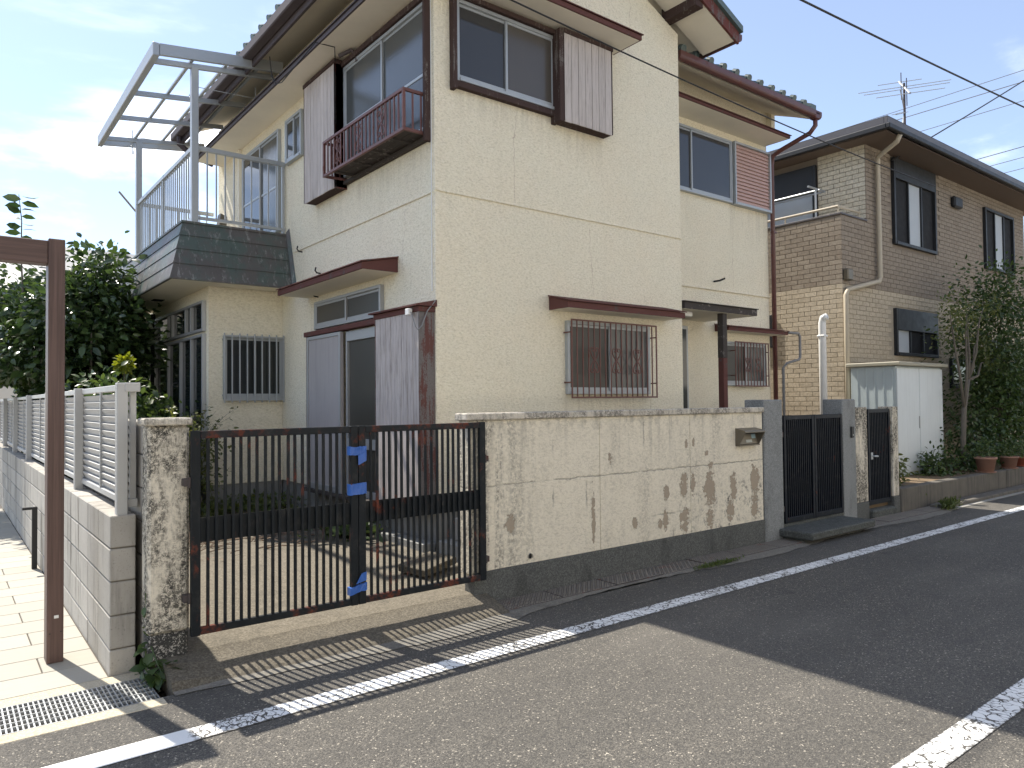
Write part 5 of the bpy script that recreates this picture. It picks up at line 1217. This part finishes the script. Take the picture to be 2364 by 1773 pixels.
build('fascia', MB().box(ex, XE+.6, ey, ey+.06, ez0+.075, ez1-.003, .006).box(ex, ex+.06, ey+.06, YE+.6, ez0+.075, ez1-.003, .006), M['roof_brown'], rfN)
build('gutter', MB().box(ex-.07, XE+.6, ey-.07, ey-.001, ez0-.005, ez0+.085, .012).box(ex-.07, ex-.001, ey, YE+.6, ez0-.005, ez0+.085, .012), M['black'], rfN)
build('downpipe', MB().tube([(12.98, 5.69, 6.08), (13.0, 5.75, 5.98), (13.25, 6.20, 5.88), (13.30, 6.23, 5.80), (13.30, 6.23, 3.72), (13.26, 6.23, 3.64), (12.14, 6.23, 3.40), (12.07, 6.23, 3.30), (12.07, 6.23, .35)], .042, 9), M['pipe_beige'], N, True)
build('balcony_rail', MB().tube([(XN+.10, 8.6, 4.87), (XN+.10, YN+.10, 4.87), (XU-.05, YN+.10, 4.87)], .024, 8).tube([(XN+.10, YN+.10, 4.73), (XN+.10, YN+.10, 4.87)], .018, 6).tube([(XN+.10, 7.4, 4.73), (XN+.10, 7.4, 4.87)], .018, 6).tube([(XU-.08, YN+.10, 4.73), (XU-.08, YN+.10, 4.87)], .018, 6), M['pipe_beige'], N)
build('laundry_rail', MB().tube([(XN+.5, 8.4, 5.35), (XN+.5, 6.95, 5.35)], .016, 6).tube([(XN+.7, 8.4, 5.35), (XN+.7, 6.95, 5.35)], .016, 6).tube([(XN+.75, 7.0, 5.37), (XN+.2, 7.0, 5.37)], .02, 6).tube([(XN+.45, 7.0, 5.37), (XN+.45, 7.0, 4.74)], .02, 6), M['alu'], N)
build('wall_lamp', MB().box(XN+.02, XN+.20, YN-.10, YN-.001, 3.56, 3.76, .02), M['bronze'], N)
build('vent_hood', MB().box(16.6, 17.0, YN-.10, YN-.001, 5.52, 5.75, .03), M['black'], N)
an = thing('tv_antenna', 'rusty yagi television antenna on a mast over the brick house roof', 'antenna', (19.66, 8.5, 7))
build('mast', MB().tube([(19.66, 8.5, 6.9), (19.68, 8.5, 9.72)], .030, 7), M['hinge'], an)
a0, a1 = Vector((19.2, 8.15, 9.22)), Vector((20.2, 8.85, 10.02))
build('boom', MB().tube([a0, a1], .028, 6), M['alu'], an)
for i, (u, l_) in enumerate(((.0, 1.25), (.35, 1.6), (.55, 1.75), (.95, .85))):
    c_ = a0.lerp(a1, u); dv = Vector((.55, -.83, .02)).normalized(); build('element', MB().tube([c_-dv*l_*.62, c_+dv*l_*.62], .011, 5), M['alu'], an)
for u in (.3, .8): c_ = a0.lerp(a1, u); build('stub', MB().tube([c_-Vector((0,0,.42)), c_+Vector((0,0,.30))], .012, 5), M['hinge'], an)
b0, b1 = Vector((18.75, 8.3, 8.62)), Vector((20.15, 8.7, 9.14)); build('boom', MB().tube([b0, b1], .020, 6), M['alu'], an)
for k in range(9): c_ = b0.lerp(b1, k/9); build('director', MB().tube([c_-Vector((.05, -.075, .0))*1.2, c_+Vector((.05, -.075, 0))*1.2], .008, 5), M['alu'], an)
build('reflector', MB().bar(b1, b1+Vector((-.45, -.1, .46)), .03, .03).bar(b1, b1+Vector((-.30, -.05, -.48)), .03, .03), M['alu'], an)
vp = thing('vent_pipe', 'white plastic pipe standing before the tan brick wall', 'pipe', (11.3, 6.24, 1))
build('pipe', MB().tube([(11.30, 6.24, .1), (11.30, 6.24, 2.78), (11.30, 6.22, 2.86), (11.30, 6.16, 2.88)], .058, 12), M['pvc'], vp, True); build('clip', MB().box(11.236, 11.364, 6.176, 6.304, 2.55, 2.585, .01), M['pvc'], vp)
# storage shed
sd2 = thing('storage_shed', 'white steel storage shed standing in front of the brick house', 'shed', (12.75, 5.7, .3))
build('body', bx(11.92, 13.60, 5.38, 6.10, .30, 2.06, .006), M['shed_side'], sd2)
for a, b in ((11.925, 12.70), (12.715, 13.595)): build('door', bx(a, b, 5.355, 5.379, .36, 2.03, .005), M['shed'], sd2)
for k in range(5): build('side_rib', bx(11.912, 11.9195, 5.42+k*.14, 5.44+k*.14, .34, 2.03), M['shed_side'], sd2)
build('roof', MB().box(11.86, 13.66, 5.28, 6.16, 2.062, 2.125, .012), M['shed_roof'], sd2)
build('base', bx(11.95, 13.57, 5.40, 6.08, .20, .299), M['slabstone'], sd2); build('door_handle', bx(12.66, 12.685, 5.34, 5.3545, 1.05, 1.25, .003), M['alu_dull'], sd2)
# planting
tree('garden_tree', 'tall leafy tree growing in front of the brick house', [((15.6, 5.25, 2.6), (1.0, .55, 1.5)), ((15.9, 5.3, 1.3), (1.3, .5, .9)), ((17.5, 5.4, 1.6), (1.5, .6, 1.3)), ((16.0, 5.2, 3.6), (.45, .35, .5))], (16.0, 5.3, .3), 420, 40, .080, M['leaf_mid'], .19, .07, .4)
t = thing('garden_tree', 'small bare stemmed tree with sparse leaf tufts beside the shed', 'tree', (13.9, 5.1, .3))
mb = MB(); k0 = Vector((13.85, 5.12, .3)); k1 = Vector((13.72, 5.10, .75)); k2 = Vector((13.80, 5.10, 1.35)); k3 = Vector((14.05, 5.12, 1.85))
mb.tube([k0, k1, k2, k3], [.055, .045, .042, .036], 8)
tips = [Vector((13.3, 5.1, 3.0)), Vector((13.75, 5.0, 3.0)), Vector((14.2, 5.15, 2.9)), Vector((14.7, 5.2, 2.55)), Vector((15.1, 5.2, 2.2)), Vector((13.45, 5.1, 2.5)), Vector((14.45, 5.0, 3.1))]
for tp in tips: st2 = k2 if tp.x < 13.9 else k3; mb.tube([st2, st2.lerp(tp, .45)+Vector((.06, 0, -.08)), st2.lerp(tp, .75)+Vector((-.02, 0, .05)), tp], [.028, .020, .014, .006], 6)
build('trunk', mb, M['bark'], t, True)
P, D = crown_points([(np.array(tp)+rng.normal(size=3)*np.array([.12, .08, .10]), 1) for tp in tips for _ in range(3)], 46, .11); leaf_mesh('crown', P, D, .065, M['leaf_fine'], .4, .2, .4, .6, parent=t)
for i, (lab, e_, mt_) in enumerate((('low green bush at the foot of the shed doors', ((12.75, 5.15, .42), (.30, .16, .18)), 'leaf_mid'), ('spiky grass clump beside the thin cream wall stub', ((10.75, 5.0, .48), (.16, .14, .25)), 'leaf_fine'), ('dark bush behind the terracotta pots', ((14.6, 5.2, .70), (1.1, .35, .45)), 'leaf_dark'), ('leafy bush under the bare stemmed tree', ((13.9, 4.98, .46), (.45, .18, .22)), 'leaf_mid'))):
    tree('shrub', lab, [e_], (e_[0][0], e_[0][1], .3), 60 if i == 2 else 26, 30, .07, M[mt_], .10, .02)
def pot(x, y, r_, h, mat, lab, rim=True):
    t = thing('plant_pot', lab, 'plant pot', (x, y, .325), 'pots on the retaining wall')
    build('pot', MB().lathe([(.001, .328), (r_*.72, .328), (r_*.96, .325+h*.86), (r_*1.06, .325+h*.86), (r_*1.08, .325+h), (r_*.93, .325+h), (r_*.90, .325+h*.85), (.001, .325+h*.83)], x, y, 18), M[mat], t, True)
    build('saucer', MB().lathe([(.001, .3255), (r_*.9, .3255), (r_*1.0, .345), (r_*.94, .345), (.001, .332)], x, y, 18), M[mat], t, True)
    P, D = crown_points([((x+random.gauss(0, .05), y+random.gauss(0, .04), .325+h+random.uniform(.03, .25)), 1) for _ in range(9)], 22, .06); leaf_mesh('foliage', P, D, .055, M['leaf_mid'], .45, .2, .4, .6, parent=t)
pot(13.43, 4.665, .155, .25, 'terracotta', 'large dusty terracotta pot at the wall edge by the shed'); pot(14.45, 4.665, .14, .21, 'terracotta', 'mid sized brown pot between the two other pots on the low wall'); pot(15.05, 4.665, .13, .17, 'terracotta_red', 'small bright red clay pot on the low wall')

# ============================================================ ACROSS THE ROAD (unseen houses added to bounce sunlight, visible only in reflections)
def opposite(x0, x1, y0, h, lab, mat, rows):
    t = thing('fill_house', lab, 'house', ((x0+x1)/2, y0-4, 0), 'houses added across the road to bounce light')
    build('wall', bx(x0, x1, y0-8, y0, -.1, h), M[mat], t)
    build('roof', MB().prism([(y0+.5, h), (y0-4, h+1.9), (y0-8.5, h), (y0-8.5, h-.12), (y0+.5, h-.12)], 'X', x0-.4, x1+.4), M['tile_grey'], t)
    for z0, z1 in rows:
        x = x0+1.0
        while x+1.7 < x1:
            w = build('window', bx(x, x+1.7, y0, y0+.05, z0, z1, .004), M['alu_dull'], t); build('pane', bx(x+.06, x+1.64, y0+.051, y0+.056, z0+.06, z1-.06), M['glass_dark'], w); x += 3.4
opposite(-15, 2.2, -5.4, 7.2, 'pale rendered house added to bounce light from across the road behind the viewer, wider one', 'wall_far', ((.9, 2.1), (4.0, 5.1)))
opposite(3.0, 16.5, -5.6, 7.0, 'pale rendered house added to bounce light from across the road facing the cream house', 'wall_far', ((.9, 2.1), (3.8, 4.9)))
opposite(17.4, 31, -5.4, 7.1, 'pale rendered house added to bounce light from across the road facing the brick house', 'wall_far', ((.9, 2.1), (4.0, 5.1)))

# ============================================================ OVERHEAD WIRES
def wire(name, p, q, sag, r_, lab, mat='wire', grp='overhead wires'):
    p = Vector(p); q = Vector(q); pts = [p.lerp(q, k/24)-Vector((0, 0, sag*4*(k/24)*(1-k/24))) for k in range(25)]
    build(name, MB().tube(pts, r_, 5), M[mat], None, label=lab, cat='wire', group=grp)
wire('service_wire', (1.5, 5.0, 5.22), (12.6, 5.0, 4.95), .10, .008, 'thin service wire passing in front of the cream house facade')
wire('overhead_cable', (-2.0, 3.0, 4.25), (16.5, 3.0, 5.52), .12, .009, 'thick black cable crossing the sky above the brick house')
wire('drop_wire', (24, 5.0, 11.3), (13.9, 6.26, 5.95), .05, .014, 'dark drop wire slanting down to the brick house wall')
for i, (za_, zb_) in enumerate(((12.02, 11.55), (11.69, 11.69), (11.16, 10.6), (9.78, 8.3), (9.48, 8.0), (9.16, 7.8), (8.55, 8.4))):
    q = ('highest', 'second highest', 'third highest', 'fourth highest', 'third lowest', 'second lowest', 'lowest')[i]
    wire('overhead_wire', (27+.15*i, -6, za_+(za_-zb_)*.35), (27+.15*i, 42, zb_), .12, .014 if i in (1, 3) else .011, q+' thin utility wire running across the sky beyond the brick house', 'wire_grey', 'utility wires beyond the brick house')
